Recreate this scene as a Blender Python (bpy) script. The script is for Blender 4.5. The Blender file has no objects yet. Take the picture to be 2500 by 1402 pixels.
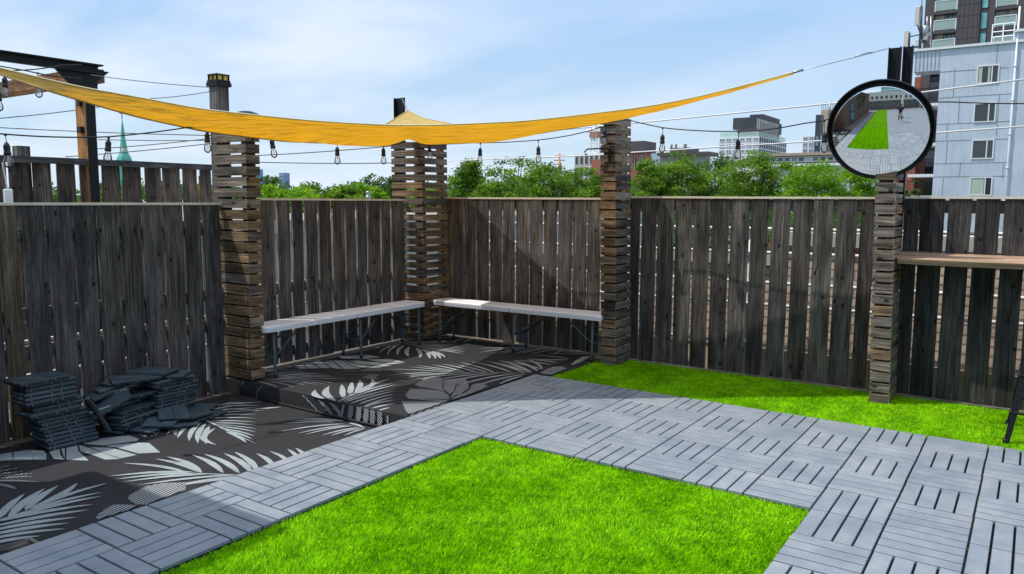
import bpy, math, random
import numpy as np
from mathutils import Vector, Matrix
random.seed(7); rng = np.random.default_rng(7)
S = bpy.context.scene
COL = S.collection
rad = math.radians

# ------------------------------------------------------------------ camera
CAM = np.array([2.5397, -3.4349, 1.3381]); YAW, PIT, ROLL, F = .5973, .1127, .0060, 1878.2
def axes():
    h = np.array([-math.sin(YAW), math.cos(YAW), 0.]); r = np.array([math.cos(YAW), math.sin(YAW), 0.]); z = np.array([0, 0, 1.])
    f = h*math.cos(PIT) - z*math.sin(PIT); u = h*math.sin(PIT) + z*math.cos(PIT)
    return r*math.cos(ROLL) + u*math.sin(ROLL), -r*math.sin(ROLL) + u*math.cos(ROLL), f
AR, AU, AF = axes()
cd = bpy.data.cameras.new('camera'); cam = bpy.data.objects.new('camera', cd); COL.objects.link(cam)
cam.matrix_world = Matrix(((AR[0], AU[0], -AF[0], CAM[0]), (AR[1], AU[1], -AF[1], CAM[1]), (AR[2], AU[2], -AF[2], CAM[2]), (0, 0, 0, 1)))
cd.sensor_width = 36; cd.lens = F/2500*36; cd.clip_start = .02; cd.clip_end = 4000
S.camera = cam
# ------------------------------------------------------------------ light
SUN_EL = rad(61); TO = np.array([-.827, -.562]); 
sund = np.array([TO[0]*math.cos(SUN_EL), TO[1]*math.cos(SUN_EL), math.sin(SUN_EL)])
sl = bpy.data.lights.new('sun', 'SUN'); sl.energy = 2.75; sl.angle = rad(.53); sl.color = (1, .96, .89)
so = bpy.data.objects.new('sun', sl); COL.objects.link(so); so.rotation_euler = Vector(sund).to_track_quat('Z', 'Y').to_euler()
W = bpy.data.worlds.new('World'); S.world = W; W.use_nodes = True
nt = W.node_tree; nt.nodes.clear(); N = nt.nodes.new; L = nt.links.new
wo = N('ShaderNodeOutputWorld'); bg = N('ShaderNodeBackground'); sky = N('ShaderNodeTexSky'); sky.sky_type = 'NISHITA'
sky.sun_disc = False; sky.sun_elevation = SUN_EL; sky.sun_rotation = math.atan2(TO[0], TO[1]) % (2*math.pi)
sky.air_density = 1.15; sky.dust_density = 1.6; sky.ozone_density = 1.6; sky.altitude = 100
tc = N('ShaderNodeTexCoord'); sep = N('ShaderNodeSeparateXYZ'); L(tc.outputs['Generated'], sep.inputs[0])
def wmath(op, a, b=None):
    m = N('ShaderNodeMath'); m.operation = op
    for i, v in enumerate((a, b)):
        if v is None: continue
        if isinstance(v, (int, float)): m.inputs[i].default_value = v
        else: L(v, m.inputs[i])
    return m.outputs[0]
den = wmath('ADD', sep.outputs['Z'], .16)
cx = wmath('DIVIDE', sep.outputs['X'], den); cy = wmath('DIVIDE', sep.outputs['Y'], den)
cmb = N('ShaderNodeCombineXYZ'); L(cx, cmb.inputs[0]); L(cy, cmb.inputs[1])
mp = N('ShaderNodeMapping'); mp.inputs['Scale'].default_value = (.55, .9, 1); mp.inputs['Rotation'].default_value = (0, 0, .9); L(cmb.outputs[0], mp.inputs[0])
cn = N('ShaderNodeTexNoise'); cn.inputs['Scale'].default_value = 1.15; cn.inputs['Detail'].default_value = 9; cn.inputs['Roughness'].default_value = .52; cn.inputs['Distortion'].default_value = .35
L(mp.outputs[0], cn.inputs['Vector'])
cr = N('ShaderNodeValToRGB'); cr.color_ramp.elements[0].position = .40; cr.color_ramp.elements[1].position = .66; L(cn.outputs[0], cr.inputs[0])
# more cirrus towards the left of the view
dotn = wmath('ADD', wmath('MULTIPLY', sep.outputs['X'], -.62), wmath('MULTIPLY', sep.outputs['Y'], -.10))
lf = N('ShaderNodeMapRange'); lf.inputs['From Min'].default_value = -.05; lf.inputs['From Max'].default_value = .42; lf.inputs['To Min'].default_value = .12; lf.inputs['To Max'].default_value = 1
L(dotn, lf.inputs['Value'])
cf = wmath('MULTIPLY', wmath('MULTIPLY', cr.outputs[0], lf.outputs[0]), .85)
# pale band of haze low on the horizon
hz = N('ShaderNodeMapRange'); hz.inputs['From Min'].default_value = 0; hz.inputs['From Max'].default_value = .75; hz.inputs['To Min'].default_value = .95; hz.inputs['To Max'].default_value = .9
L(sep.outputs['Z'], hz.inputs['Value'])
mx0 = N('ShaderNodeMixRGB'); L(hz.outputs[0], mx0.inputs[0]); L(sky.outputs[0], mx0.inputs[1])
hr = N('ShaderNodeValToRGB'); L(sep.outputs['Z'], hr.inputs[0]); he = hr.color_ramp.elements; he[0].position = 0; he[0].color = (.72, .89, 1.0, 1); he[1].position = .34; he[1].color = (.27, .55, 1.0, 1); e3 = he.new(.75); e3.color = (1.0, 1.12, 1.3, 1)  # last stop: zenith brightened above the view as added fill light
hm = N('ShaderNodeVectorMath'); hm.operation = 'SCALE'; L(hr.outputs[0], hm.inputs[0]); hm.inputs['Scale'].default_value = 4.7; L(hm.outputs[0], mx0.inputs[2])
mx = N('ShaderNodeMixRGB'); L(cf, mx.inputs[0]); L(mx0.outputs[0], mx.inputs[1]); mx.inputs[2].default_value = (4.3, 4.7, 5.4, 1)
L(mx.outputs[0], bg.inputs[0]); bg.inputs[1].default_value = .15; L(bg.outputs[0], wo.inputs[0])
S.view_settings.view_transform = 'Standard'; S.view_settings.look = 'None'; S.view_settings.exposure = .42; S.view_settings.gamma = 1
S.render.engine = 'CYCLES'; S.cycles.max_bounces = 7; S.cycles.transparent_max_bounces = 12; S.cycles.use_denoising = True

# ------------------------------------------------------------------ helpers: photograph pixel -> point on a plane of the place
def ray(x, y): return AR*(x-1250)/F + AU*(701-y)/F + AF
def onz(x, y, z=0.): d = ray(x, y); return CAM + (z-CAM[2])/d[2]*d
def onx(x, y, X): d = ray(x, y); return CAM + (X-CAM[0])/d[0]*d
def ony(x, y, Y): d = ray(x, y); return CAM + (Y-CAM[1])/d[1]*d
def atd(x, y, D): return CAM + D*ray(x, y)
def V(*a): return np.array(a, float)
X_, Y_, Z_ = V(1, 0, 0), V(0, 1, 0), V(0, 0, 1)

def tag(o, label=None, cat=None, group=None, kind=None):
    if label: o['label'] = label
    if cat: o['category'] = cat
    if group: o['group'] = group
    if kind: o['kind'] = kind
    return o
def empty(name, loc=(0, 0, 0), label=None, cat=None, group=None):
    o = bpy.data.objects.new(name, None); o.empty_display_size = .1; o.location = [float(v) for v in loc]; COL.objects.link(o)
    return tag(o, label, cat, group)
def copy_tree(o, parent=None):
    c = o.copy(); COL.objects.link(c)
    if parent is not None: c.parent = parent
    for ch in list(o.children): copy_tree(ch, c)
    return c

class MB:
    """collects shapes and links them as ONE mesh object; every point carries gc (grain coordinates) and tint"""
    def __init__(s): s.v = []; s.f = []; s.m = []; s.gc = []; s.t = []; s.sm = []
    def add(s, vs, fs, mat=0, gc=None, tint=(1, 1, 1), smooth=False):
        b = len(s.v); vs = [tuple(map(float, p)) for p in vs]; s.v += vs
        s.gc += [tuple(map(float, g)) for g in gc] if gc is not None else vs
        s.t += [(tint[0], tint[1], tint[2], 1.)]*len(vs)
        for f in fs: s.f.append(tuple(b+i for i in f)); s.m.append(mat); s.sm.append(smooth)
    def plank(s, P, Q, B, w0, N_, th, w1=None, seg=1, jit=0, mat=0, tint=(1, 1, 1), edge=False):
        """board from P to Q (centres of its front face), width along B, thickness against the normal N_"""
        P, Q, B, N_ = (np.array(a, float) for a in (P, Q, B, N_)); w1 = w0 if w1 is None else w1
        Ln = np.linalg.norm(Q-P); off = V(random.random()*37, random.random()*19, random.random()*11)
        vs = []; gc = []
        for i in range(seg+1):
            t = i/seg; c = P+(Q-P)*t; w = w0+(w1-w0)*t
            ja = random.uniform(-jit, jit) if jit else 0; jb = random.uniform(-jit, jit) if jit else 0; jn = random.uniform(-jit, jit)*.5 if jit else 0
            for (sb, sn, sw) in ((-1, 0, ja), (1, 0, jb), (1, 1, jb), (-1, 1, ja)):
                vs.append(c + B*(sb*w/2+sw) - N_*(sn*th) + N_*jn); gc.append((t*Ln+off[0], sb*w/2+off[1], sn*th+off[2]))
        fs = []
        for i in range(seg):
            a = 4*i
            for k in range(4):
                k2 = (k+1) % 4; fs.append((a+k, a+k2, a+4+k2, a+4+k))
        fs.append((3, 2, 1, 0)); e = 4*seg; fs.append((e, e+1, e+2, e+3))
        m0 = len(s.m); s.add(vs, fs, mat, gc, tint)
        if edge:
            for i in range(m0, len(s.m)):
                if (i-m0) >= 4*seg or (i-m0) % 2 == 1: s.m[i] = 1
    def box(s, c, sz, R=None, mat=0, tint=(1, 1, 1), cham=0):
        c = np.array(c, float); hx, hy, hz = sz[0]/2, sz[1]/2, sz[2]/2
        if cham:
            k = cham; ps = [(-hx, -hy, -hz), (hx, -hy, -hz), (hx, hy, -hz), (-hx, hy, -hz), (-hx, -hy, hz-k), (hx, -hy, hz-k), (hx, hy, hz-k), (-hx, hy, hz-k),
                          (-hx+k, -hy+k, hz), (hx-k, -hy+k, hz), (hx-k, hy-k, hz), (-hx+k, hy-k, hz)]
            fs = [(3, 2, 1, 0), (0, 1, 5, 4), (1, 2, 6, 5), (2, 3, 7, 6), (3, 0, 4, 7), (4, 5, 9, 8), (5, 6, 10, 9), (6, 7, 11, 10), (7, 4, 8, 11), (8, 9, 10, 11)]
        else:
            ps = [(a*hx, b*hy, d*hz) for d in (-1, 1) for b in (-1, 1) for a in (-1, 1)]
            fs = [(0, 2, 3, 1), (4, 5, 7, 6), (0, 1, 5, 4), (1, 3, 7, 5), (3, 2, 6, 7), (2, 0, 4, 6)]
        off = V(random.random()*37, random.random()*19, random.random()*11)
        ax = int(np.argmax(sz)); order = [ax]+[i for i in range(3) if i != ax]
        gc = [(p[order[0]]+off[0], p[order[1]]+off[1], p[order[2]]+off[2]) for p in ps]
        if R is not None: vs = [c+np.array(R)@np.array(p) for p in ps]
        else: vs = [c+np.array(p) for p in ps]
        s.add(vs, fs, mat, gc, tint)
    def tube(s, pts, r, n=8, mat=0, cap=True, tint=(1, 1, 1)):
        pts = [np.array(p, float) for p in pts]; rs = r if hasattr(r, '__len__') else [r]*len(pts)
        vs = []; up = None
        for i, p in enumerate(pts):
            d = pts[min(i+1, len(pts)-1)]-pts[max(i-1, 0)]; d = d/(np.linalg.norm(d)+1e-12)
            if up is None: up = Z_ if abs(d[2]) < .9 else X_
            a = np.cross(d, up); a /= np.linalg.norm(a)+1e-12; b = np.cross(d, a); up = -b if False else up
            if abs(d@up) > .98: up = X_ if abs(d[0]) < .9 else Y_
            for k in range(n):
                t = 2*math.pi*k/n; vs.append(p+rs[i]*(a*math.cos(t)+b*math.sin(t)))
        fs = []
        for i in range(len(pts)-1):
            for k in range(n): fs.append((i*n+k, i*n+(k+1) % n, (i+1)*n+(k+1) % n, (i+1)*n+k))
        if cap: fs.append(tuple(range(n-1, -1, -1))); fs.append(tuple((len(pts)-1)*n+k for k in range(n)))
        s.add(vs, fs, mat, None, tint, smooth=n > 5)
    def lathe(s, c, prof, n=16, mat=0, axis=None, tint=(1, 1, 1)):
        """prof: (radius, height) pairs round +Z (or axis) at c"""
        c = np.array(c, float)
        R = np.eye(3) if axis is None else np.array(Vector(axis).to_track_quat('Z', 'Y').to_matrix())
        vs = []
        for (r, z) in prof:
            for k in range(n):
                t = 2*math.pi*k/n; vs.append(c+R@V(r*math.cos(t), r*math.sin(t), z))
        fs = []
        for i in range(len(prof)-1):
            for k in range(n): fs.append((i*n+k, i*n+(k+1) % n, (i+1)*n+(k+1) % n, (i+1)*n+k))
        if prof[0][0] > 1e-5: fs.append(tuple(range(n-1, -1, -1)))
        if prof[-1][0] > 1e-5: fs.append(tuple((len(prof)-1)*n+k for k in range(n)))
        s.add(vs, fs, mat, None, tint, smooth=True)
    def poly(s, pts, mat=0, th=None, nrm=None):
        pts = [np.array(p, float) for p in pts]; n = len(pts)
        if th is None: s.add(pts, [tuple(range(n))], mat); return
        q = [p-np.array(nrm)*th for p in pts]
        s.add(pts+q, [tuple(range(n)), tuple(range(2*n-1, n-1, -1))]+[(i, i+n, (i+1) % n+n, (i+1) % n) for i in range(n)], mat)
    def build(s, name, mats, parent=None, loc=None):
        me = bpy.data.meshes.new(name); me.from_pydata(s.v, [], s.f)
        for m in (mats if isinstance(mats, (list, tuple)) else [mats]): me.materials.append(m)
        me.polygons.foreach_set('material_index', s.m); me.polygons.foreach_set('use_smooth', s.sm)
        a = me.attributes.new('gc', 'FLOAT_VECTOR', 'POINT'); a.data.foreach_set('vector', np.array(s.gc, dtype=np.float32).ravel())
        a = me.attributes.new('tint', 'FLOAT_COLOR', 'POINT'); a.data.foreach_set('color', np.array(s.t, dtype=np.float32).ravel())
        me.update()
        o = bpy.data.objects.new(name, me); COL.objects.link(o)
        if loc is not None: o.location = [float(v) for v in loc]
        if parent is not None:
            o.parent = parent
            if loc is None: o.location = -parent.location if parent.parent is None else (0, 0, 0)
        return o

# ------------------------------------------------------------------ materials
class NB:
    def __init__(s, name):
        s.m = bpy.data.materials.new(name); s.m.use_nodes = True; s.t = s.m.node_tree; s.t.nodes.clear()
        s.out = s.n('ShaderNodeOutputMaterial'); s.b = s.n('ShaderNodeBsdfPrincipled'); s.l(s.b.outputs[0], s.out.inputs[0])
    def n(s, t, **k):
        x = s.t.nodes.new(t)
        for a, v in k.items(): setattr(x, a, v)
        return x
    def l(s, a, b): s.t.links.new(a, b)
    def put(s, inp, v):
        if isinstance(v, (int, float)): inp.default_value = v
        elif isinstance(v, (tuple, list)): inp.default_value = tuple(v) if len(v) != 3 or inp.type == 'VECTOR' else (*v, 1)
        else: s.l(v, inp)
    def math(s, op, a, b=0, c=None):
        m = s.n('ShaderNodeMath', operation=op); s.put(m.inputs[0], a); s.put(m.inputs[1], b)
        if c is not None: s.put(m.inputs[2], c)
        return m.outputs[0]
    def vmath(s, op, a, b=(0, 0, 0)):
        m = s.n('ShaderNodeVectorMath', operation=op); s.put(m.inputs[0], a); s.put(m.inputs[1], b); return m.outputs[0]
    def noise(s, vec, scale, detail=3, rough=.5, dist=0):
        x = s.n('ShaderNodeTexNoise'); s.put(x.inputs['Vector'], vec) if vec is not None else None
        x.inputs['Scale'].default_value = scale; x.inputs['Detail'].default_value = detail; x.inputs['Roughness'].default_value = rough; x.inputs['Distortion'].default_value = dist
        return x.outputs[0]
    def ramp(s, fac, stops):
        x = s.n('ShaderNodeValToRGB'); e = x.color_ramp.elements
        while len(e) < len(stops): e.new(.5)
        for i, (p, c) in enumerate(stops): e[i].position = p; e[i].color = (*c, 1) if len(c) == 3 else c
        s.put(x.inputs[0], fac); return x.outputs[0]
    def mix(s, f, a, b, mode='MIX'):
        x = s.n('ShaderNodeMixRGB', blend_type=mode); s.put(x.inputs[0], f); s.put(x.inputs[1], a); s.put(x.inputs[2], b); return x.outputs[0]
    def mr(s, v, a, b, c=0, d=1):
        x = s.n('ShaderNodeMapRange'); s.put(x.inputs[0], v)
        for i, k in enumerate((a, b, c, d)): x.inputs[i+1].default_value = k
        return x.outputs[0]
    def bump(s, h, strength=.3, dist=.01):
        x = s.n('ShaderNodeBump'); x.inputs['Strength'].default_value = strength; x.inputs['Distance'].default_value = dist; s.l(h, x.inputs['Height']); s.l(x.outputs[0], s.b.inputs['Normal'])
    def attr(s, name): return s.n('ShaderNodeAttribute', attribute_name=name)
    def obj(s): return s.n('ShaderNodeTexCoord').outputs['Object']
    def geo(s): return s.n('ShaderNodeNewGeometry').outputs['Position']
    def rnd(s): return s.n('ShaderNodeObjectInfo').outputs['Random']
    def fin(s, col=None, rough=None, metal=None, spec=None):
        if col is not None: s.put(s.b.inputs['Base Color'], col)
        if rough is not None: s.put(s.b.inputs['Roughness'], rough)
        if metal is not None: s.put(s.b.inputs['Metallic'], metal)
        if spec is not None: s.b.inputs['Specular IOR Level'].default_value = spec
        return s.m
def plain(name, col, rough=.6, metal=0, var=.12, scale=8, bump=0, spec=.5):
    b = NB(name); n = b.noise(b.geo(), scale, 5, .6)
    c = b.mix(1, (*col, 1), b.ramp(n, [(.25, (1-var,)*3), (.75, (1+var,)*3)]), 'MULTIPLY')
    if bump: b.bump(b.noise(b.geo(), scale*12, 4, .6), bump, .003)
    return b.fin(c, b.mr(n, 0, 1, max(rough-.1, 0), min(rough+.1, 1)), metal, spec)

def wood_mat(name='weathered_wood', gain=1.):
    b = NB(name); gc = b.attr('gc').outputs['Vector']; tint = b.attr('tint').outputs['Color']
    # knots: sparse cells stretched along the board
    v = b.n('ShaderNodeTexVoronoi', voronoi_dimensions='2D'); b.l(b.vmath('MULTIPLY', gc, (5.0, 9.0, 1)), v.inputs['Vector']); v.inputs['Scale'].default_value = 1
    v.inputs['Randomness'].default_value = 1
    kg = b.n('ShaderNodeSeparateColor'); b.l(v.outputs['Color'], kg.inputs[0])
    on = b.math('GREATER_THAN', kg.outputs[0], .74)
    d = v.outputs['Distance']
    near = b.math('MULTIPLY', b.mr(d, .0, .34, 1, 0), on)
    core = b.math('MULTIPLY', b.mr(d, .05, .11, 1, 0), on)
    sx = b.n('ShaderNodeSeparateXYZ'); b.l(gc, sx.inputs[0])
    warp = b.math('MULTIPLY', b.math('MULTIPLY', near, near), .022)
    wv = b.noise(b.vmath('MULTIPLY', gc, (1.6, 3, 1)), 1, 2)
    yy = b.math('ADD', b.math('ADD', sx.outputs[1], warp), b.math('MULTIPLY', wv, .035))
    cv = b.n('ShaderNodeCombineXYZ'); b.l(sx.outputs[0], cv.inputs[0]); b.l(yy, cv.inputs[1]); b.l(sx.outputs[2], cv.inputs[2])
    g1 = b.noise(b.vmath('MULTIPLY', cv.outputs[0], (2.4, 95, 60)), 1, 5, .65)
    g2 = b.noise(b.vmath('MULTIPLY', cv.outputs[0], (1.2, 260, 200)), 1, 4, .7)
    st = b.noise(b.vmath('MULTIPLY', gc, (1.7, 9, 3)), 1, 4, .6)
    st2 = b.noise(b.vmath('MULTIPLY', gc, (7, 22, 3)), 1, 5, .7)
    g = b.math('ADD', b.math('MULTIPLY', g1, .62), b.math('MULTIPLY', g2, .38))
    c = b.ramp(g, [(.30, (.026, .024, .023)), (.43, (.105, .100, .096)), (.56, (.225, .216, .206)), (.72, (.52, .50, .475))])
    c = b.mix(1, c, b.ramp(st, [(.30, (.30, .30, .32)), (.5, (.88, .88, .88)), (.70, (1.6, 1.57, 1.53))]), 'MULTIPLY')
    c = b.mix(1, c, b.ramp(st2, [(.3, (.72, .72, .72)), (.7, (1.25, 1.25, 1.25))]), 'MULTIPLY')
    c = b.mix(core, c, (.02, .016, .013, 1)); c = b.mix(b.math('MULTIPLY', near, .25), c, (.05, .04, .032, 1))
    ck = b.noise(b.vmath('MULTIPLY', cv.outputs[0], (1.1, 34, 9)), 1, 2, .4); c = b.mix(b.mr(b.math('ABSOLUTE', b.math('SUBTRACT', ck, .5)), .0, .011, .85, 0), c, (.012, .011, .010, 1))
    c = b.mix(1, c, (.97*gain, .985*gain, 1.0*gain, 1), 'MULTIPLY'); c = b.mix(1, c, tint, 'MULTIPLY')
    b.bump(b.math('SUBTRACT', g, b.math('MULTIPLY', core, .8)), .65, .004)
    return b.fin(c, .82, 0, .25)
WOOD = [wood_mat(), wood_mat('sunlit_edge_wood', 2.3)]  # second copy is paler: sunlight on board edges put into the colour
def bar_mat():
    b = NB('oiled_wood'); gc = b.attr('gc').outputs['Vector']
    g = b.noise(b.vmath('MULTIPLY', gc, (1.5, 60, 60)), 1, 5, .6, .4); g2 = b.noise(b.vmath('MULTIPLY', gc, (3, 10, 8)), 1, 4, .6)
    c = b.ramp(g, [(.3, (.24, .14, .08)), (.5, (.42, .27, .17)), (.7, (.60, .42, .29))])
    c = b.mix(1, c, b.ramp(g2, [(.3, (.75, .75, .75)), (.7, (1.2, 1.2, 1.2))]), 'MULTIPLY'); b.bump(g, .4, .003)
    return b.fin(c, .6)
BARWOOD = bar_mat()
def slat_mat():
    b = NB('grey_composite'); gc = b.attr('gc').outputs['Vector']; r = b.rnd()
    g = b.noise(b.vmath('MULTIPLY', gc, (4, 160, 40)), 1, 3, .6); st = b.noise(b.geo(), 6, 5, .62); sp = b.noise(b.geo(), 22, 3, .7)
    c = b.ramp(st, [(.3, (.190, .225, .268)), (.5, (.236, .270, .308)), (.7, (.290, .322, .352))])
    c = b.mix(1, c, b.ramp(g, [(.3, (.96, .96, .96)), (.7, (1.03, 1.03, 1.03))]), 'MULTIPLY')
    c = b.mix(1, c, b.ramp(r, [(0, (.9, .91, .93)), (1, (1.08, 1.07, 1.05))]), 'MULTIPLY')
    dd = b.noise(b.geo(), 2.2, 6, .7); c = b.mix(b.mr(dd, .52, .72, 0, .35), c, (.33, .33, .31, 1)); c = b.mix(b.mr(sp, .66, .78, 0, .45), c, (.11, .12, .13, 1)); c = b.mix(b.mr(b.noise(b.geo(), 75, 2, .5), .72, .76, 0, .5), c, (.45, .45, .42, 1))
    b.bump(g, .25, .002); return b.fin(c, b.mr(st, .3, .7, .42, .6), 0, .5)
SLAT = slat_mat()
TBASE = plain('black_plastic', (.018, .02, .023), .5, var=.2, scale=30)
def navy_mat():
    b = NB('dark_slate_composite'); r = b.rnd(); st = b.noise(b.geo(), 9, 4, .6)
    c = b.mix(1, (.05, .08, .10, 1), b.ramp(r, [(0, (.75, .75, .75)), (1, (1.35, 1.3, 1.25))]), 'MULTIPLY')
    c = b.mix(1, c, b.ramp(st, [(.3, (.8, .8, .8)), (.7, (1.25, 1.25, 1.25))]), 'MULTIPLY'); return b.fin(c, .42)
NAVY = navy_mat()
CLIP = plain('pale_plastic_clip', (.45, .45, .43), .5)
def rug_mat(name, col, stripe, dark=(.017, .015, .016), wide=0):
    b = NB(name); p = b.geo(); s = b.n('ShaderNodeSeparateXYZ'); b.l(p, s.inputs[0])
    w = b.math('SINE', b.math('MULTIPLY', b.math('ADD', s.outputs[0], b.math('MULTIPLY', s.outputs[1], .55)), 820)); w2 = b.math('SINE', b.math('MULTIPLY', b.math('SUBTRACT', s.outputs[1], s.outputs[2]), 900))
    n = b.noise(p, 5, 4, .6); n2 = b.noise(p, 240, 2, .5)
    c = b.mix(1, (*col, 1), b.ramp(n, [(.3, (.82, .82, .82)), (.7, (1.18, 1.16, 1.14))]), 'MULTIPLY')
    c = b.mix(1, c, b.ramp(n2, [(.3, (.78, .78, .78)), (.7, (1.22, 1.22, 1.22))]), 'MULTIPLY')
    if stripe:
        k = b.math('SINE', b.math('MULTIPLY', b.math('ADD', b.math('ADD', s.outputs[0], b.math('MULTIPLY', s.outputs[1], .25)), b.math('MULTIPLY', s.outputs[2], 1.2)), stripe))
        c = b.mix(b.mr(k, -.25, .1, 0, 1), (*dark, 1), c)
    b.bump(b.math('ADD', w, b.math('ADD', w2, b.math('MULTIPLY', n, 3))), .25, .001); return b.fin(c, .78, 0, .3)
RUG = rug_mat('black_woven_rug', (.025, .0255, .0285), 0)
RLEAF = rug_mat('pale_woven_leaf', (.30, .35, .365), 0)
RHATCH = rug_mat('hatched_woven_leaf', (.32, .355, .37), 330)
BENCH = plain('white_moulded_plastic', (.90, .93, .97), .38, var=.03, scale=5, bump=.05)
STEEL = plain('grey_painted_steel', (.055, .085, .10), .4, var=.1)
BLACK = plain('black_painted_metal', (.009, .009, .010), .5, var=.15, spec=.3)
RUBBER = plain('black_rubber', (.012, .012, .012), .7)
CABLE = plain('black_cable', (.01, .01, .012), .55)
GALV = plain('galvanised_steel', (.36, .37, .38), .4, .9)
PIPE = plain('white_painted_pipe', (.72, .70, .68), .4)
WIREW = plain('pale_utility_cable', (.75, .72, .72), .5)
WIRED = plain('dark_utility_cable', (.09, .09, .11), .5)
CONC = plain('concrete', (.50, .46, .41), .85, var=.25, scale=14, bump=.4)
SUNCAP = plain('sunlit_cap_timber', (.72, .64, .50), .75, var=.2, scale=12)  # fence cap only: its sunlit line painted as a pale colour
CREAM = plain('cream_board', (.62, .52, .36), .7, var=.12, scale=5)
WHITE = plain('white_paint', (.78, .79, .80), .5, var=.06)
OFFW = plain('off_white_paint', (.62, .58, .52), .6, var=.08)
DARKB = plain('brown_cladding', (.085, .07, .068), .5, var=.08, scale=.5)
CHAR = plain('charcoal_cladding', (.05, .055, .065), .5, var=.08, scale=.3)
TAN = plain('tan_render', (.42, .33, .25), .8, var=.12, scale=.6)
GREYW = plain('grey_render', (.42, .42, .41), .75, var=.12, scale=2)
REDB = plain('red_cladding', (.36, .12, .09), .7, var=.1, scale=.4)
COPPER = plain('green_copper', (.10, .42, .33), .6, var=.15, scale=.3)
SOLAR = plain('yellow_solar_glass', (.62, .44, .05), .2, var=.2, scale=60)
CURT = plain('pale_curtain', (.45, .52, .42), .8, var=.12, scale=6)
BARK = plain('bark', (.10, .08, .06), .9, var=.35, scale=6, bump=.5)
BLUEG = plain('blue_tower_glass', (.20, .32, .52), .25, var=.08, scale=.05)
def glass_win(name, col, rough=.06):
    b = NB(name); n = b.noise(b.geo(), .8, 3, .5); c = b.mix(1, (*col, 1), b.ramp(n, [(.3, (.7, .7, .7)), (.7, (1.3, 1.3, 1.3))]), 'MULTIPLY'); return b.fin(c, rough, 0, .9)
GLASS = glass_win('dark_window_glass', (.02, .028, .032)); GLASSB = glass_win('blue_window_glass', (.14, .22, .30)); GLASSG = glass_win('green_window_glass', (.16, .42, .40))
def balc():
    b = NB('balcony_glass'); b.fin((.62, .74, .70), .1, 0, .6); tr = b.n('ShaderNodeBsdfTransparent'); tr.inputs[0].default_value = (.85, .95, .92, 1)
    m = b.n('ShaderNodeMixShader'); m.inputs[0].default_value = .42; b.l(tr.outputs[0], m.inputs[1]); b.l(b.b.outputs[0], m.inputs[2]); b.l(m.outputs[0], b.out.inputs[0]); return b.m
BALC = balc()
def brick(name, c1, c2, mo, sc=1., axis='X', redspots=False):
    b = NB(name); s = b.n('ShaderNodeSeparateXYZ'); b.l(b.geo(), s.inputs[0]); cv = b.n('ShaderNodeCombineXYZ')
    b.l(s.outputs[0] if axis == 'X' else s.outputs[1], cv.inputs[0]); b.l(s.outputs[2], cv.inputs[1])
    t = b.n('ShaderNodeTexBrick'); b.l(cv.outputs[0], t.inputs['Vector']); t.inputs['Color1'].default_value = (*c1, 1); t.inputs['Color2'].default_value = (*c2, 1); t.inputs['Mortar'].default_value = (*mo, 1)
    t.inputs['Scale'].default_value = 1; t.inputs['Brick Width'].default_value = .21*sc; t.inputs['Row Height'].default_value = .072*sc; t.inputs['Mortar Size'].default_value = .008*sc; t.inputs['Bias'].default_value = -.1
    n = b.noise(b.geo(), 9/sc, 5, .65); c = b.mix(1, t.outputs['Color'], b.ramp(n, [(.3, (.7, .7, .7)), (.7, (1.3, 1.3, 1.3))]), 'MULTIPLY')
    if redspots:
        n3 = b.noise(cv.outputs[0], 1.6, 1, .4); c = b.mix(b.mr(n3, .70, .73, 0, .8), c, (.5, .10, .04, 1))
    b.bump(b.math('SUBTRACT', n, t.outputs['Fac']), .6, .006); return b.fin(c, .85, 0, .2)
BRICK = brick('parapet_brick', (.70, .56, .44), (.56, .44, .35), (.28, .23, .19), 1, 'X', True)
BRICKY = brick('house_brick', (.20, .09, .065), (.13, .07, .055), (.12, .11, .10), 1, 'Y')
BRICKR = brick('red_brick', (.42, .12, .08), (.34, .09, .07), (.30, .2, .17), 1.3, 'X')
def clad_mat():
    b = NB('pale_blue_metal_cladding'); s = b.n('ShaderNodeSeparateXYZ'); b.l(b.geo(), s.inputs[0])
    cv = b.n('ShaderNodeCombineXYZ'); b.l(s.outputs[0], cv.inputs[0]); b.l(b.math('MULTIPLY', s.outputs[2], .04), cv.inputs[1])
    n = b.noise(cv.outputs[0], 9, 3, .5); n2 = b.noise(b.geo(), .6, 3, .5)
    c = b.mix(1, (.56, .62, .70, 1), b.ramp(n, [(.3, (.90, .91, .92)), (.7, (1.08, 1.07, 1.06))]), 'MULTIPLY'); c = b.mix(1, c, b.ramp(n2, [(.3, (.92, .92, .92)), (.7, (1.06, 1.06, 1.06))]), 'MULTIPLY')
    return b.fin(c, .5, .15)
CLAD = clad_mat(); SEAM = plain('cladding_seam', (.20, .24, .29), .5)
def gravel_mat():
    b = NB('roof_gravel'); v = b.n('ShaderNodeTexVoronoi'); v.inputs['Scale'].default_value = 22; b.l(b.geo(), v.inputs['Vector'])
    c = b.ramp(v.outputs['Distance'], [(0, (.62, .56, .48)), (.5, (.34, .3, .26)), (.9, (.12, .1, .09))]); b.bump(v.outputs['Distance'], .6, .02); return b.fin(c, .9)
GRAVEL = gravel_mat()
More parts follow.
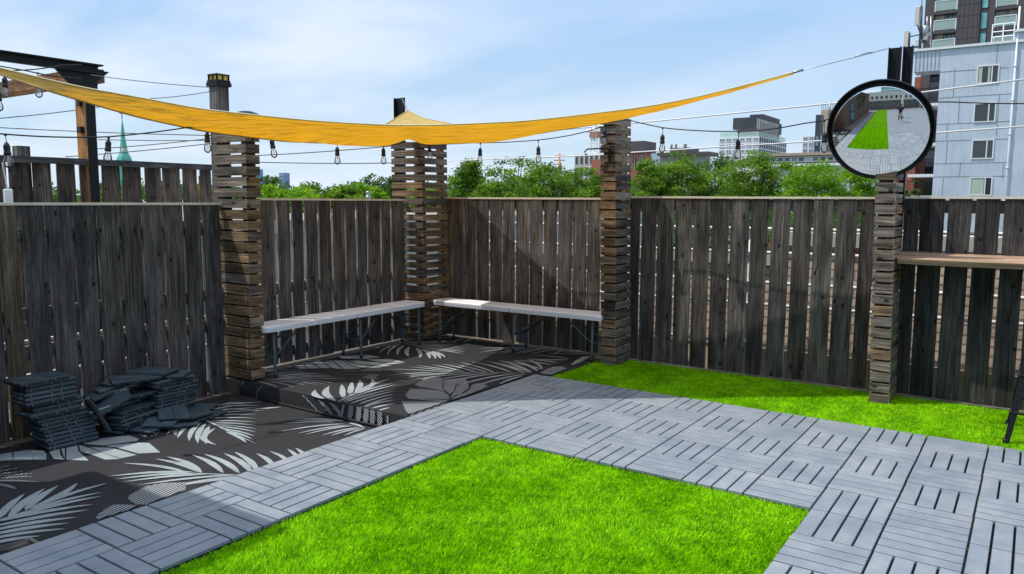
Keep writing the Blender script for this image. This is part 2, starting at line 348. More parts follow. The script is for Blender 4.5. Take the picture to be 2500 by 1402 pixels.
def sail_mat():
    b = NB('yellow_knit_sailcloth'); s = b.n('ShaderNodeAttribute', attribute_name='gc'); gv = s.outputs['Vector']
    f = b.noise(b.vmath('MULTIPLY', gv, (260, 26, 1)), 1, 3, .6); f2 = b.noise(b.vmath('MULTIPLY', gv, (5, 46, 1)), 1, 3, .55); f3 = b.noise(b.vmath('MULTIPLY', gv, (2, 9, 1)), 1, 3, .55)
    c = b.mix(1, (.96, .76, .32, 1), b.ramp(f, [(.25, (.88, .87, .82)), (.75, (1.08, 1.08, 1.1))]), 'MULTIPLY')
    c = b.mix(1, c, b.ramp(f2, [(.25, (.8, .77, .7)), (.75, (1.14, 1.15, 1.2))]), 'MULTIPLY')
    c2 = b.mix(1, (.80, .36, .0002, 1), b.ramp(f2, [(.25, (.45, .40, .3)), (.5, (1, 1, 1)), (.75, (1.2, 1.2, 1.1))]), 'MULTIPLY')
    c2 = b.mix(1, c2, b.ramp(f, [(.25, (.88, .87, .8)), (.75, (1.08, 1.08, 1.08))]), 'MULTIPLY')
    d = b.n('ShaderNodeBsdfDiffuse'); b.l(c, d.inputs[0]); t = b.n('ShaderNodeBsdfTranslucent'); b.l(c2, t.inputs[0])
    bp = b.n('ShaderNodeBump'); bp.inputs['Strength'].default_value = .9; bp.inputs['Distance'].default_value = .02; b.l(b.math('ADD', f2, b.math('MULTIPLY', f3, 2)), bp.inputs['Height']); b.l(bp.outputs[0], d.inputs['Normal']); b.l(bp.outputs[0], t.inputs['Normal'])
    m = b.n('ShaderNodeMixShader'); m.inputs[0].default_value = .52; b.l(d.outputs[0], m.inputs[1]); b.l(t.outputs[0], m.inputs[2]); b.l(m.outputs[0], b.out.inputs[0]); return b.m
SAIL = sail_mat(); HEM = plain('sail_hem_webbing', (.46, .30, .10), .8, var=.2, scale=60)
def mirror_mat():
    b = NB('mirror_acrylic'); return b.fin((.93, .95, .95), .012, 1)
MIRROR = mirror_mat()
def bulb_mat():
    b = NB('clear_bulb_glass'); g = b.n('ShaderNodeBsdfGlass'); g.inputs['IOR'].default_value = 1.12; g.inputs['Color'].default_value = (1, .99, .95, 1)
    gl = b.n('ShaderNodeBsdfGlossy'); gl.inputs['Roughness'].default_value = .05; t = b.n('ShaderNodeBsdfTransparent'); fr = b.n('ShaderNodeFresnel'); fr.inputs['IOR'].default_value = 1.5
    m = b.n('ShaderNodeMixShader'); b.l(b.math('ADD', b.math('MULTIPLY', fr.outputs[0], 1.2), .10), m.inputs[0]); b.l(t.outputs[0], m.inputs[1]); b.l(gl.outputs[0], m.inputs[2]); b.l(m.outputs[0], b.out.inputs[0]); return b.m
BULB = bulb_mat(); FILA = plain('amber_filament', (.75, .45, .15), .4)
def leaf_mat(name, dark, mid, light, trans=.35):
    b = NB(name); a = b.attr('tone').outputs['Fac']; c = b.ramp(a, [(0, dark), (.5, mid), (1, light)])
    d = b.n('ShaderNodeBsdfPrincipled'); b.l(c, d.inputs['Base Color']); d.inputs['Roughness'].default_value = .6; d.inputs['Specular IOR Level'].default_value = .12
    t = b.n('ShaderNodeBsdfTranslucent'); b.l(b.mix(1, c, (1.5, 1.5, .8, 1), 'MULTIPLY'), t.inputs[0])
    m = b.n('ShaderNodeMixShader'); m.inputs[0].default_value = trans; b.l(d.outputs[0], m.inputs[1]); b.l(t.outputs[0], m.inputs[2]); b.l(m.outputs[0], b.out.inputs[0]); return b.m
LEAF = leaf_mat('locust_leaves', (.045, .10, .015), (.12, .23, .022), (.24, .39, .035))
LEAFD = leaf_mat('dark_leaves', (.035, .075, .028), (.065, .135, .04), (.13, .22, .06))
LEAFB = leaf_mat('bright_leaves', (.07, .16, .015), (.14, .31, .015), (.30, .44, .02))
TURF = leaf_mat('artificial_turf_blades', (.06, .23, .001), (.27, .63, .001), (.66, .95, .008), .3)
SOIL = plain('turf_backing', (.035, .12, .006), .9, var=.3, scale=60)
def deck_mat():
    b = NB('slatted_deck'); p = b.geo(); s = b.n('ShaderNodeSeparateXYZ'); b.l(p, s.inputs[0])
    ch = b.n('ShaderNodeTexChecker'); b.l(b.vmath('ADD', p, (.0001, .0001, .13)), ch.inputs['Vector']); ch.inputs['Scale'].default_value = 1/.3
    def gap(o): return b.math('LESS_THAN', b.math('FRACT', b.math('ADD', b.math('MULTIPLY', o, 1/.075), 100)), .17)
    g = b.mix(ch.outputs['Fac'], gap(s.outputs[0]), gap(s.outputs[1])); n = b.noise(p, 6, 4, .6)
    c = b.mix(1, (.22, .245, .27, 1), b.ramp(n, [(.3, (.8, .8, .8)), (.7, (1.2, 1.2, 1.2))]), 'MULTIPLY'); return b.fin(b.mix(g, c, (.015, .017, .02, 1)), .5)
DECKM = deck_mat()
LDECK = plain('grey_deck_timber', (.14, .12, .10), .85, var=.3, scale=7, bump=.3)
GROUNDM = plain('city_ground', (.10, .12, .07), .95, var=.3, scale=.05)
SKIN = plain('skin', (.18, .09, .055), .6); CLOTHB = plain('black_cloth', (.015, .015, .018), .85); CLOTHW = plain('pale_shorts_cloth', (.55, .53, .48), .85); HAIR = plain('dark_hair', (.01, .008, .007), .6); SHOE = plain('white_shoes', (.7, .7, .7), .5)

# ================================================================== SETTING: ground and decks
def struct(name, mb, m): return tag(mb.build(name, m), kind='structure')
g = MB(); g.poly([(-1500, -1500, -9.5), (1500, -1500, -9.5), (1500, 1500, -9.5), (-1500, 1500, -9.5)]); struct('ground', g, GROUNDM)
g = MB()
g.box((4.2, -5.7, -.28), (9.6, 16.4, .50)); struct('roof_deck', g, LDECK)                    # top z=-.03, X from -.6, Y up to 2.5
g = MB(); g.box((-1.9, -5.94, -.36), (2.59, 11.98, .50)); struct('lower_deck', g, LDECK)      # top z=-.11
g = MB(); g.box((-1.613, 1.275, -.31), (2.02, 2.44, .60)); struct('raised_platform', g, LDECK)  # top z=-.01
g = MB()                                                                                     # walked-on slatted floor behind the photographer
g.poly([(1.81, -12.9, -.004), (8.8, -12.9, -.004), (8.8, -1.52, -.004), (1.81, -1.52, -.004)])
g.poly([(3.32, -1.515, -.004), (8.8, -1.515, -.004), (8.8, 1.5, -.004), (3.32, 1.5, -.004)])
g.poly([(-.59, -12.9, -.004), (-.005, -12.9, -.004), (-.005, -2.57, -.004), (-.59, -2.57, -.004)])
struct('deck_floor', g, DECKM)

# ------------------------------------------------------------------ artificial turf: one carpet of blades each
def turf(name, rects, n_list, label, backing, h=.020):
    vs = []; tone = []
    for (x0, x1, y0, y1, poly), n in zip(rects, n_list):
        p = np.c_[rng.uniform(x0, x1, n), rng.uniform(y0, y1, n)]
        if poly is not None: p = p[poly(p[:, 0], p[:, 1])]
        n = len(p); a = rng.uniform(0, 2*np.pi, n); w = rng.uniform(.0011, .0021, n); hh = h*rng.uniform(.6, 1.15, n); le = rng.uniform(.2, 1.0, n)*hh
        b = rng.uniform(0, 2*np.pi, n)
        # patches where the pile lies over to one side
        pt = np.sin(p[:, 0]*5.1+1.3*np.sin(p[:, 1]*3.7))*np.cos(p[:, 1]*4.3+.7*np.sin(p[:, 0]*6.1)); b = np.where(rng.random(n) < .45, 1.1+pt*1.4, b)
        base = np.c_[p, np.full(n, -.024)]
        dx = np.c_[np.cos(a)*w, np.sin(a)*w, np.zeros(n)]
        mid = base+np.c_[np.cos(b)*le*.35, np.sin(b)*le*.35, hh*.62]; tip = base+np.c_[np.cos(b)*le, np.sin(b)*le, hh]
        q = np.stack([base-dx, base+dx, mid+dx*.85, mid-dx*.85, tip], 1); vs.append(q.reshape(-1, 3))
        G = rng.random((700, 1400)); gi = lambda sc: G[(np.abs(p[:, 0]+20)*sc).astype(int) % 700, (np.abs(p[:, 1]+20)*sc).astype(int) % 1400]-.5
        tn = np.clip((.20*gi(38)+.20*gi(83)+.42+.05*pt+.24*rng.standard_normal(n)+.10*np.sin(p[:, 0]*23+np.sin(p[:, 1]*17)*2)*np.sin(p[:, 1]*19)), 0, 1); tone.append(np.repeat(tn, 5))
    v = np.concatenate(vs).astype(np.float32); t = np.concatenate(tone).astype(np.float32); nb = len(v)//5
    k = np.arange(nb)*5; quad = np.stack([k, k+1, k+2, k+3], 1); tri = np.stack([k+3, k+2, k+4], 1)
    bk = np.array(backing, np.float32); nbk = len(bk)
    vv = np.concatenate([v, bk]); loops = np.concatenate([quad.ravel(), tri.ravel(), np.arange(nbk)+len(v)]).astype(np.int32)
    ls = np.concatenate([np.arange(nb)*4, nb*4+np.arange(nb)*3, nb*7+np.arange(nbk//4)*4]).astype(np.int32); npoly = 2*nb+nbk//4
    me = bpy.data.meshes.new(name); me.vertices.add(len(vv)); me.vertices.foreach_set('co', vv.ravel()); me.loops.add(len(loops)); me.loops.foreach_set('vertex_index', loops)
    me.polygons.add(npoly); me.polygons.foreach_set('loop_start', ls)
    me.materials.append(TURF); me.materials.append(SOIL); mi = np.zeros(npoly, np.int32); mi[2*nb:] = 1; me.polygons.foreach_set('material_index', mi)
    at = me.attributes.new('tone', 'FLOAT', 'POINT'); at.data.foreach_set('value', np.concatenate([t, np.full(nbk, .4, np.float32)])); me.update(calc_edges=True)
    o = bpy.data.objects.new(name, me); COL.objects.link(o); return tag(o, label, 'lawn', kind='stuff')
def qd(x0, x1, y0, y1, z): return [(x0, y0, z), (x1, y0, z), (x1, y1, z), (x0, y1, z)]
turf('lawn', [(.008, 1.795, -2.6, -.012, None), (.008, 1.795, -5.2, -2.6, None), (.008, 1.795, -12.5, -5.2, None)], [300000, 110000, 160000],
     'bright green artificial lawn in the middle, framed by grey deck tiles', qd(.005, 1.797, -12.9, -.003, -.0245))
def stripf(x, y): return (x > -.46-.02*np.sin(y*9)) & ~((x > -.40) & (x < -.24) & (y > 2.17)) & ~((x > 1.66) & (x < 1.80) & (y > 2.15))
turf('lawn', [(-.47, 2.9, 1.503, 2.455, stripf), (2.9, 8, 1.503, 2.455, None)], [210000, 60000],
     'narrow strip of green artificial grass along the foot of the slatted fence', qd(-.46, 8, 1.502, 2.46, -.0245), .026)

# ------------------------------------------------------------------ deck tiles
def tile_mesh(ln=.2925, nsl=4):
    b = MB(); w = ln
    b.box((0, 0, -.0205), (w, .075*nsl-.010, .007), mat=1)
    for i in range(13): b.box((-w/2+.012+i*(w-.024)/12, 0, -.0150), (.004, .075*nsl-.010, .006), mat=1)
    for k in range(nsl): b.box((0, (k-(nsl-1)/2)*.0747, -.0070), (w, .0655, .014), mat=0, cham=.0016)
    return b.build('deck_tile', [SLAT, TBASE])
T4 = tile_mesh(); T2 = tile_mesh(.2925, 2); used = {}
def put_tile(proto, x, y, rz, label, group):
    o = proto if proto.name not in used else proto.copy()
    if proto.name in used: COL.objects.link(o)
    used[proto.name] = 1
    o.location = (x+random.uniform(-.0004, .0004), y+random.uniform(-.0004, .0004), random.uniform(-.0008, .0006)); o.rotation_euler = (random.uniform(-.002, .002), random.uniform(-.002, .002), rz+random.uniform(-.0007, .0007))
    tag(o, label, 'deck tile', group)
NTH = ['first', 'second', 'third', 'fourth', 'fifth', 'sixth', 'seventh', 'eighth', 'ninth', 'tenth', 'eleventh', 'twelfth', 'thirteenth', 'fourteenth', 'fifteenth', 'sixteenth', 'seventeenth', 'eighteenth']
GA = 'deck tiles between the two lawns'; GB = 'deck tiles right of the big lawn'; GC = 'deck tiles between rug and big lawn'
for k in range(-2, 11):
    for r in range(0, 5):
        along = (k+r) % 2 == 0
        lab = 'grey deck tile, %s from the rug in the %s row behind the big lawn' % (NTH[k+2], NTH[r])
        put_tile(T4, k*.3+.15, r*.3+.15, math.pi/2 if along else 0, lab, GA)
for k in range(6, 11):
    for r in range(-5, 0):
        along = (k+r+1) % 2 == 0
        lab = 'grey deck tile right of the lawn, %s column outwards, %s tile forward' % (NTH[k-6], NTH[-r-1])
        put_tile(T4, k*.3+.15, r*.3+.15, math.pi/2 if along else 0, lab, GB)
for k in (-2, -1):
    put_tile(T2, k*.3+.15, -.075, 0, 'half-width grey deck tile at the inner corner of the path, beside the %s' % ('rug' if k == -2 else 'lawn corner'), 'half-width deck tiles')
    for r in range(8):
        along = (k+r) % 2 == 0
        lab = 'grey deck tile between rug and lawn, %s from the inner corner, column beside the %s' % (NTH[r], 'rug' if k == -2 else 'lawn')
        put_tile(T4, k*.3+.145, -.15-r*.3-.15, math.pi/2 if along else 0, lab, GC)

# ================================================================== FENCES
def gtint(lo, hi, warm=.0):
    t = random.uniform(lo, hi); w = random.random() < warm
    return (t*(1.38 if w else 1.05), t*(1.06 if w else .985), t*(.72 if w else random.uniform(.88, .97)))
def fence(label, axis, pos, nrm, edges, ztop, zbot, tl, rails, cap=True, edge=True, warm=.05, extra=0, splitz=None, group=None, railt=(.9, .8, .66), lean=.004):
    """board fence in the plane X=pos (axis 'X') or Y=pos; edges: list of (a0, a1) along the other axis"""
    P = (lambda a, z: V(pos, a, z)) if axis == 'X' else (lambda a, z: V(a, pos, z)); B = Y_ if axis == 'X' else X_; nrm = V(*nrm)
    a0 = min(e[0] for e in edges); a1 = max(e[1] for e in edges)
    root = empty('fence_section', P((a0+a1)/2, zbot), label, 'fence', group)
    mb = MB()
    for (e0, e1) in edges:
        spans = [(zbot+random.uniform(-.004, .006), ztop+random.uniform(-.004, .003))]
        if splitz: spans = [(spans[0][0], splitz[0]), (splitz[1], spans[0][1])]
        t = gtint(*tl, warm); ln = random.uniform(-lean, lean)
        for (z0, z1) in spans:
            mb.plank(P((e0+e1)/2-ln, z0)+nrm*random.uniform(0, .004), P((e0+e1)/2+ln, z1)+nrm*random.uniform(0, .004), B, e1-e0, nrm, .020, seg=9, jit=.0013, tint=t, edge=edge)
        for zz in (z1-.035,):   # nail heads
            for s in (.22, .78): mb.box(P(e0+(e1-e0)*s, zz)+nrm*.0035, (.005, .005, .005), tint=(.12, .12, .12))
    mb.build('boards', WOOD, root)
    for z in rails:
        r = MB(); r.plank(P(a0-extra, z)-nrm*.0205, P(a1+extra, z)-nrm*.0205, Z_, .085, nrm, .036, seg=3, tint=railt); r.build('rail', WOOD, root)
    if cap:
        c = MB(); c.plank(P(a0-extra, ztop+.007)-nrm*.014, P(a1+extra, ztop+.007)-nrm*.014, nrm, .046, Z_, .016, seg=4, jit=.001, tint=(3.2, 3.0, 2.6)); c.build('cap_rail', SUNCAP, root)
    return root
def pxY(l, y, X): return [(onx(a, y, X)[1], onx(b, y, X)[1]) for a, b in l]
def pxX(l, y, Y): return [(ony(a, y, Y)[0], ony(b, y, Y)[0]) for a, b in l]
eL = pxY([(-8, 42), (51, 109), (114, 174), (178.5, 232), (236, 290), (293, 343), (345, 394), (398, 447), (450, 491), (495, 538)], 503, -2.43)
eL = [(a, c-.011) for a, c in eL]
y = eL[0][0]
while y > -2.45: eL.insert(0, (y-.128, y-.012)); y -= .136
fence('dark grey board fence beside the stacked tiles, left of the first slatted pillar', 'X', -2.43, (1, 0, 0), eL, 1.298, -.125, (.42, .64), (1.11, .63, .40, -.05), extra=.02, edge=False)
eRL = pxY([(634, 669.5), (675.8, 706.8), (713, 740), (745, 775), (778.5, 808), (811, 841), (843.5, 868), (871, 895), (899, 928), (930, 953), (957, 988)], 492, -2.43)
eRL = [(a, c-.007) for a, c in eRL]
fence('grey board fence behind the left white bench, between two slatted pillars', 'X', -2.43, (1, 0, 0), eRL, 1.333, .012, (.42, .66), (.62, .10), extra=.02, warm=.12)
eBL = pxX([(1083, 1103), (1103.8, 1131.8), (1134, 1161.5), (1165, 1192), (1197, 1224.8), (1228.5, 1255.5), (1261, 1290.5), (1294.5, 1324), (1329, 1358.7), (1364, 1395.9), (1400, 1431.9), (1436, 1466)], 488, 2.47)
fence('weathered board fence behind the right white bench', 'Y', 2.47, (0, -1, 0), eBL, 1.354, .010, (.50, .76), (1.30,), extra=.02)
eR = pxX([(1541, 1562.7), (1568, 1602.8), (1608, 1646.4), (1651.9, 1690), (1695.5, 1733.7), (1741, 1781), (1786.5, 1830), (1835.6, 1875.6), (1886.5, 1930), (1939, 1982.9), (1990, 2037.5), (2044.7, 2093.8), (2103, 2139)], 488, 2.47)
fence('weathered board fence behind the grass strip, between the middle pillar and the mirror pillar', 'Y', 2.47, (0, -1, 0), eR, 1.368, .004, (.36, .60), (1.31,), extra=.02)
eFR = pxX([(2209.5, 2246), (2250, 2308), (2317, 2374.3), (2384.5, 2444.2), (2454.2, 2512)], 488, 2.47); x = eFR[-1][1]
while x < 6: eFR.append((x+.025, x+.165)); x += .165
fence('dark board fence with a wooden bar shelf, right of the mirror pillar', 'Y', 2.47, (0, -1, 0), eFR, 1.372, .004, (.26, .40), (1.31,), extra=.0, splitz=(.955, 1.004))
# thin bright timber sill at the foot of the long fence
for x0, x1 in ((-.232, 1.655), (1.805, 6)):
    s = MB(); s.plank((x0, 2.44, .004), (x1, 2.44, .004), Y_, .026, (0, 0, 1), .02, seg=5, jit=.001, tint=(1.5, 1.4, 1.2)); tag(s.build('sill_board', WOOD), 'thin pale timber sill at the foot of the board fence, %s the mirror pillar' % ('left of' if x1 < 2 else 'right of'), 'sill')

def pillar(label, x0, x1, y0, y1, ztop, zbot, pitch, sh, lean, tl, warmf, posts=.055, zback=1.36):
    root = empty('slatted_pillar', ((x0+x1)/2, (y0+y1)/2, zbot), label, 'pillar'); mb = MB(); z = zbot; k = 0
    while z+sh < ztop+.03:
        dx, dy = lean[0]*(z-zbot), lean[1]*(z-zbot); j = lambda: random.uniform(-.0015, .0015); zz = z+sh/2+random.uniform(-.002, .002)
        t = 1.0; sk = random.uniform(-.002, .002)
        for face in range(4 if z < zback else 2):
            tt = gtint(*tl, warmf(z, face)); tt = (tt[0]*1.10, tt[1]*.99, tt[2]*.86); h = sh*random.uniform(.98, 1.03)
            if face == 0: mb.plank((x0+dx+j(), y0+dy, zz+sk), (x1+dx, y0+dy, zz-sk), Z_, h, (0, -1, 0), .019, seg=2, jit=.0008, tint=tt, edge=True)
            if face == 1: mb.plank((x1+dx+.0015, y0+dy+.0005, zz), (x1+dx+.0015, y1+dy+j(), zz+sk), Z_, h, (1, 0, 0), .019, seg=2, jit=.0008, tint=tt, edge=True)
            if face == 2: mb.plank((x1+dx-.001, y1+dy+.001, zz), (x0+dx+.001, y1+dy+.001, zz), Z_, h, (0, 1, 0), .019, tint=tt)
            if face == 3: mb.plank((x0+dx-.001, y1+dy-.02, zz), (x0+dx-.001, y0+dy+.02, zz), Z_, h, (-1, 0, 0), .019, tint=tt)
        z += pitch; k += 1
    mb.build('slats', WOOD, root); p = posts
    if min(x1-x0, y1-y0) > .05:
        for (ax, ay, c) in ((x0+.02+p/2, y0+.02+p/2, 0), (x1-.02-p/2, y0+.02+p/2, 0), (x1-.02-p/2, y1-.02-p/2, 1), (x0+.02+p/2, y1-.02-p/2, 0)):
            q = MB(); L0 = V(ax, ay+p/2*0, zbot); L1 = V(ax+lean[0]*(ztop-zbot), ay+lean[1]*(ztop-zbot), ztop)
            q.plank(L0-V(0, p/2, 0), L1-V(0, p/2, 0), X_, p, (0, -1, 0), p, tint=(1.5, .82, .4) if c else (.55, .36, .26)); q.build('post', WOOD, root)
    return root
pw = lambda z, f: .8 if z < 1.25 else .35
pil1 = pillar('tall slatted wooden pillar under the sail, left end of the platform, with a solar-capped post behind', -2.531, -2.150, .068, .187, 1.79, .012, .0785, .064, (.012, -.002), (.78, 1.2), pw)
pil2 = pillar('wide slatted wooden pillar in the corner between the two benches', -2.589, -2.211, 2.078, 2.455, 1.90, .012, .0752, .057, (-.017, 0), (.68, 1.0), lambda z, f: .45, zback=.45)
pil3 = pillar('slatted wooden pillar with a black hook, at the right end of the right bench', -.372, -.239, 2.168, 2.452, 1.98, .0,   .0748, .060, (-.026, 0), (.75, 1.15), lambda z, f: (.75 if .65 < z < 1.45 else .3) if f == 0 else .03, .04)
pil4 = pillar('slatted wooden pillar carrying the round mirror', 1.676, 1.799, 2.148, 2.462, 1.66, -.008, .0746, .059, (-.027, 0), (.85, 1.3), lambda z, f: .12 if z < 1.35 else .5, .035)
d = MB(); c0 = onx(602, 300, -2.3); d.lathe((c0[0], c0[1], 1.85), [(.055, -.08), (.105, 0), (.125, .04), (.118, .075), (.085, .105), (.04, .12), (0, .124)], 20); d.build('dome_cap', BLACK, pil1)
b = MB(); b.box((-.33, 2.1635, 1.70), (.022, .009, .10)); b.tube([(-.33, 2.155, 1.748), (-.43, 2.12, 1.752), (-.50, 2.10, 1.748), (-.522, 2.095, 1.725), (-.512, 2.095, 1.703), (-.498, 2.095, 1.708)], .006)
tag(b.build('plant_hook', BLACK), 'curled black iron plant hook on the slatted pillar at the right bench end', 'hook')
p0 = onx(612, 340, -2.148); b = MB(); b.box((-2.140, p0[1], 1.70), (.009, .022, .11)); b.tube([(-2.132, p0[1], 1.75), (-2.05, p0[1], 1.80), (-2.02, p0[1]-.01, 1.79)], .006)
tag(b.build('plant_hook', BLACK), 'black iron plant hook on the left slatted pillar, just below the sail', 'hook')

# posts ----------------------------------------------------------------
r = empty('solar_post', (-2.6, .24, 0), 'square grey wooden post with a yellow solar cap, rising behind the left pillar', 'post')
q = MB(); pc = onx(531, 200, -2.60); px0, py0 = pc[0], pc[1]
q.plank((px0, py0-.05, -.05), (px0+.015, py0-.05, pc[2]-.02), X_, .098, (0, -1, 0), .098, seg=4, jit=.0005, tint=(.85, .82, .8)); q.build('post', WOOD, r)
q = MB(); zc = pc[2]-.02; pxt = px0+.015
q.box((pxt, py0, zc-.004), (.128, .128, .028)); q.box((pxt, py0, zc+.018), (.118, .118, .018)); q.box((pxt, py0, zc+.066), (.112, .112, .010)); 
for sx in (-1, 0, 1):
    for (u, v) in ((sx, -1), (sx, 1), (-1, sx), (1, sx)): q.box((pxt+u*.050, py0+v*.050, zc+.044), (.009, .009, .036))
q.build('solar_cap', BLACK, r); q = MB(); q.box((pxt, py0, zc+.044), (.094, .094, .035)); q.build('solar_panes', SOLAR, r)
def steel_post(label, pts, ztop, zbot):
    r = empty('steel_post', (pts[0][0], pts[0][1], zbot), label, 'post')
    for (x, y, w, dd) in pts:
        q = MB(); q.box((x, y, (ztop+zbot)/2), (w, .008, ztop-zbot)); q.box((x-w/2+.004, y-dd/2-.004, (ztop+zbot)/2), (.008, dd, ztop-zbot)); q.box((x+w/2-.004, y-dd/2-.004, (ztop+zbot)/2), (.008, dd, ztop-zbot)); q.build('channel', BLACK, r)
    return r
cp = ony(973, 300, 2.53); steel_post('black steel post behind the corner pillar holding the peak of the sail', [(cp[0], 2.56, .125, .03)], ony(973, 239, 2.53)[2], -.2)
steel_post('black double steel channel post above the round mirror', [((ony(2169, 160, 2.5)[0]+ony(2200, 160, 2.5)[0])/2, 2.50, ony(2200, 160, 2.5)[0]-ony(2169, 160, 2.5)[0], .03), ((ony(2204, 160, 2.5)[0]+ony(2229, 160, 2.5)[0])/2, 2.50, ony(2229, 160, 2.5)[0]-ony(2204, 160, 2.5)[0], .03)], ony(2185, 116, 2.48)[2], -.1)

# bar shelf --------------------------------------------------------------
b = MB(); zf, zb = .966, 1.000
pts = [(1.79, 2.215), (2.1, 2.20), (2.6, 2.205), (3.3, 2.195), (4.4, 2.2), (4.4, 2.485), (1.775, 2.485), (1.775, 2.235)]
def shz(y): return zf+(zb-zf)*(y-2.2)/.285
vs = [(x, y, shz(y)) for x, y in pts]+[(x, y+(.012 if y < 2.3 else 0), shz(y)-.034) for x, y in pts]; n = len(pts)
b.add(vs, [tuple(range(n)), tuple(range(2*n-1, n-1, -1))]+[(i, i+n, (i+1) % n+n, (i+1) % n) for i in range(n)], 0, [(v[0], v[1], v[2]) for v in vs])
tag(b.build('bar_shelf', BARWOOD), 'long brown live-edge wooden bar shelf fixed to the dark fence', 'shelf')

# ================================================================== SAIL
def interp(tab, x):
    tab = sorted(tab); xs = [t[0] for t in tab]
    return [float(np.interp(x, xs, [t[i] for t in tab])) for i in range(1, len(tab[0]))]
def onl(x, y, a, b): d = ray(x, y); t = (a*CAM[0]+b-CAM[1])/(d[1]-a*d[0]); return CAM+t*d
up = [(-90, 147), (0, 166), (98, 190), (197, 213), (328, 236), (492, 267), (650, 284), (705, 290), (814, 299), (939, 305.5), (999, 307), (1108, 304.5), (1278, 296.7), (1397, 283.6), (1511, 270), (1585.6, 260), (1700, 238), (1820, 208), (1937, 177)]
lo = [(-90, 149), (0, 182), (98, 216), (197, 246), (328, 284), (492, 320), (608, 334.5), (700, 346), (757, 348), (860, 333), (942, 304), (996, 271), (1033, 290), (1108, 303), (1200, 324), (1283, 332), (1362, 318), (1461.6, 303), (1536, 287), (1645, 260), (1740, 235), (1840, 207), (1937, 179)]
A0 = onl(-90, 147, .8, .9)
Xab = [(-90, A0[0]), (98, -2.52), (328, -2.25), (492, -2.08), (650, -1.96), (757, -1.96), (860, -2.08), (942, -2.32), (996, -2.6)]
Ybc = [(996, 2.33), (1033, 2.22), (1108, 2.1), (1200, 2.0), (1283, 1.96), (1362, 1.93), (1461, 1.94), (1645, 1.98), (1800, 2.0), (1937, 2.02)]
NSX, NT = 150, 26
pxs = np.linspace(-90, 1937, NSX); pxs[np.argmin(abs(pxs-996))] = 996
near, far = [], []
def smooth(tab, x, w=25): return sum(interp(tab, x+d)[0] for d in (-w, -w/2, 0, w/2, w))/5
for x in pxs:
    bb = float(np.interp(x, [-90, 950], [.9, 1.1])); yu = smooth(up, x, 40) if -40 < x < 1880 else interp(up, x)[0]
    near.append(onl(x, yu, .8, bb))
    yl = interp(lo, x)[0] if (abs(x-996) < 90 or x < -40 or x > 1880) else smooth(lo, x, 30)
    if x <= 996: P = onx(x, yl, interp(Xab, x)[0])
    else: P = ony(x, yl, interp(Ybc, x)[0])
    far.append(P)
def pixy(P): d = P-CAM; return 701-F*float(d@AU)/float(d@AF)
belly = [(640, 339), (700, 345), (757, 348), (830, 347.5), (928, 350.5), (999, 352.5), (1093, 350), (1151, 346.5), (1220, 340), (1283, 332.5)]
def low(i, sg): return max(pixy(near[i]+(far[i]-near[i])*t-V(0, 0, sg*math.sin(math.pi*t**.9))) for t in np.linspace(0, 1, 27))
sags = []
for i, x in enumerate(pxs):
    if not 640 < x < 1283: sags.append(.014); continue
    tgt = interp(belly, x)[0]; a, c = .0, .5
    for _ in range(24):
        m_ = (a+c)/2
        if low(i, m_) < tgt: a = m_
        else: c = m_
    sags.append(max(.014, a))
sags = [float(np.mean(sags[max(0, i-5):i+6])) for i in range(NSX)]
mb = MB(); vs = []; gc = []
for i, x in enumerate(pxs):
    s = i/(NSX-1); Ls = np.linalg.norm(far[i]-near[i]); sag = sags[i]
    for j in range(NT+1):
        t = j/NT; P = near[i]+(far[i]-near[i])*t
        sg = sag*math.sin(math.pi*min(1, t*1.0)**.9)*1.0
        wr = .012*math.sin(t*17+s*5+2*math.sin(s*7))*math.sin(math.pi*t)*(.4+abs(math.sin(s*3)))+.004*math.sin(t*31-s*11)*math.sin(math.pi*t)
        P = P+V(0, 0, -sg+wr*min(1, Ls/.6)); vs.append(P); gc.append((s*4.6, t*Ls, 0))
fs = [(i*(NT+1)+j, (i+1)*(NT+1)+j, (i+1)*(NT+1)+j+1, i*(NT+1)+j+1) for i in range(NSX-1) for j in range(NT)]
mb.add(vs, fs, 0, gc, smooth=True)
sail = empty('shade_sail', near[0], 'large yellow triangular shade sail sagging over the corner of the terrace', 'shade sail'); mb.build('canopy', SAIL, sail)
mb = MB(); mb.tube(near, .0055, 6, mat=1); mb.tube(far[:list(pxs).index(996)+1], .0065, 6); mb.tube(far[list(pxs).index(996):], .0055, 6); mb.build('hem', [HEM, plain('sunlit_hem_webbing', (.80, .66, .38), .8, var=.15, scale=60)], sail)  # near hem gets a paler webbing, sunlight on it painted in
Cc = near[-1]; Bp = far[list(pxs).index(996)]; Ap = near[0]
def wire(name, pts, r, m, label, cat, sag=0, n=24, group=None):
    if len(pts) == 2 and sag:
        a, c = np.array(pts[0], float), np.array(pts[1], float); pts = [a+(c-a)*i/n-V(0, 0, sag*4*(i/n)*(1-i/n)) for i in range(n+1)]
    b = MB(); b.tube(pts, r, 6); return tag(b.build(name, m), label, cat, group)
pt = ony(2167, 119, 2.45)
cabr = empty('sail_cable', Cc, 'thin steel cable running from the sail corner up to the post over the mirror', 'cable')
b = MB(); b.tube([Cc, Cc+(pt-Cc)*.1], .009, 6); b.build('shackle', GALV, cabr)
b = MB(); b.tube([Cc, Cc+(pt-Cc)*.65-V(0, 0, .004), pt], .0028, 6); b.tube([Cc+(pt-Cc)*.65+V(0, 0, .004), Cc+(pt-Cc)*.78+V(0, 0, .006), Cc+(pt-Cc)*.84], .0035, 6); b.build('rope', GALV, cabr)
b = MB(); pk = ony(982, 242, 2.5); nn = 9
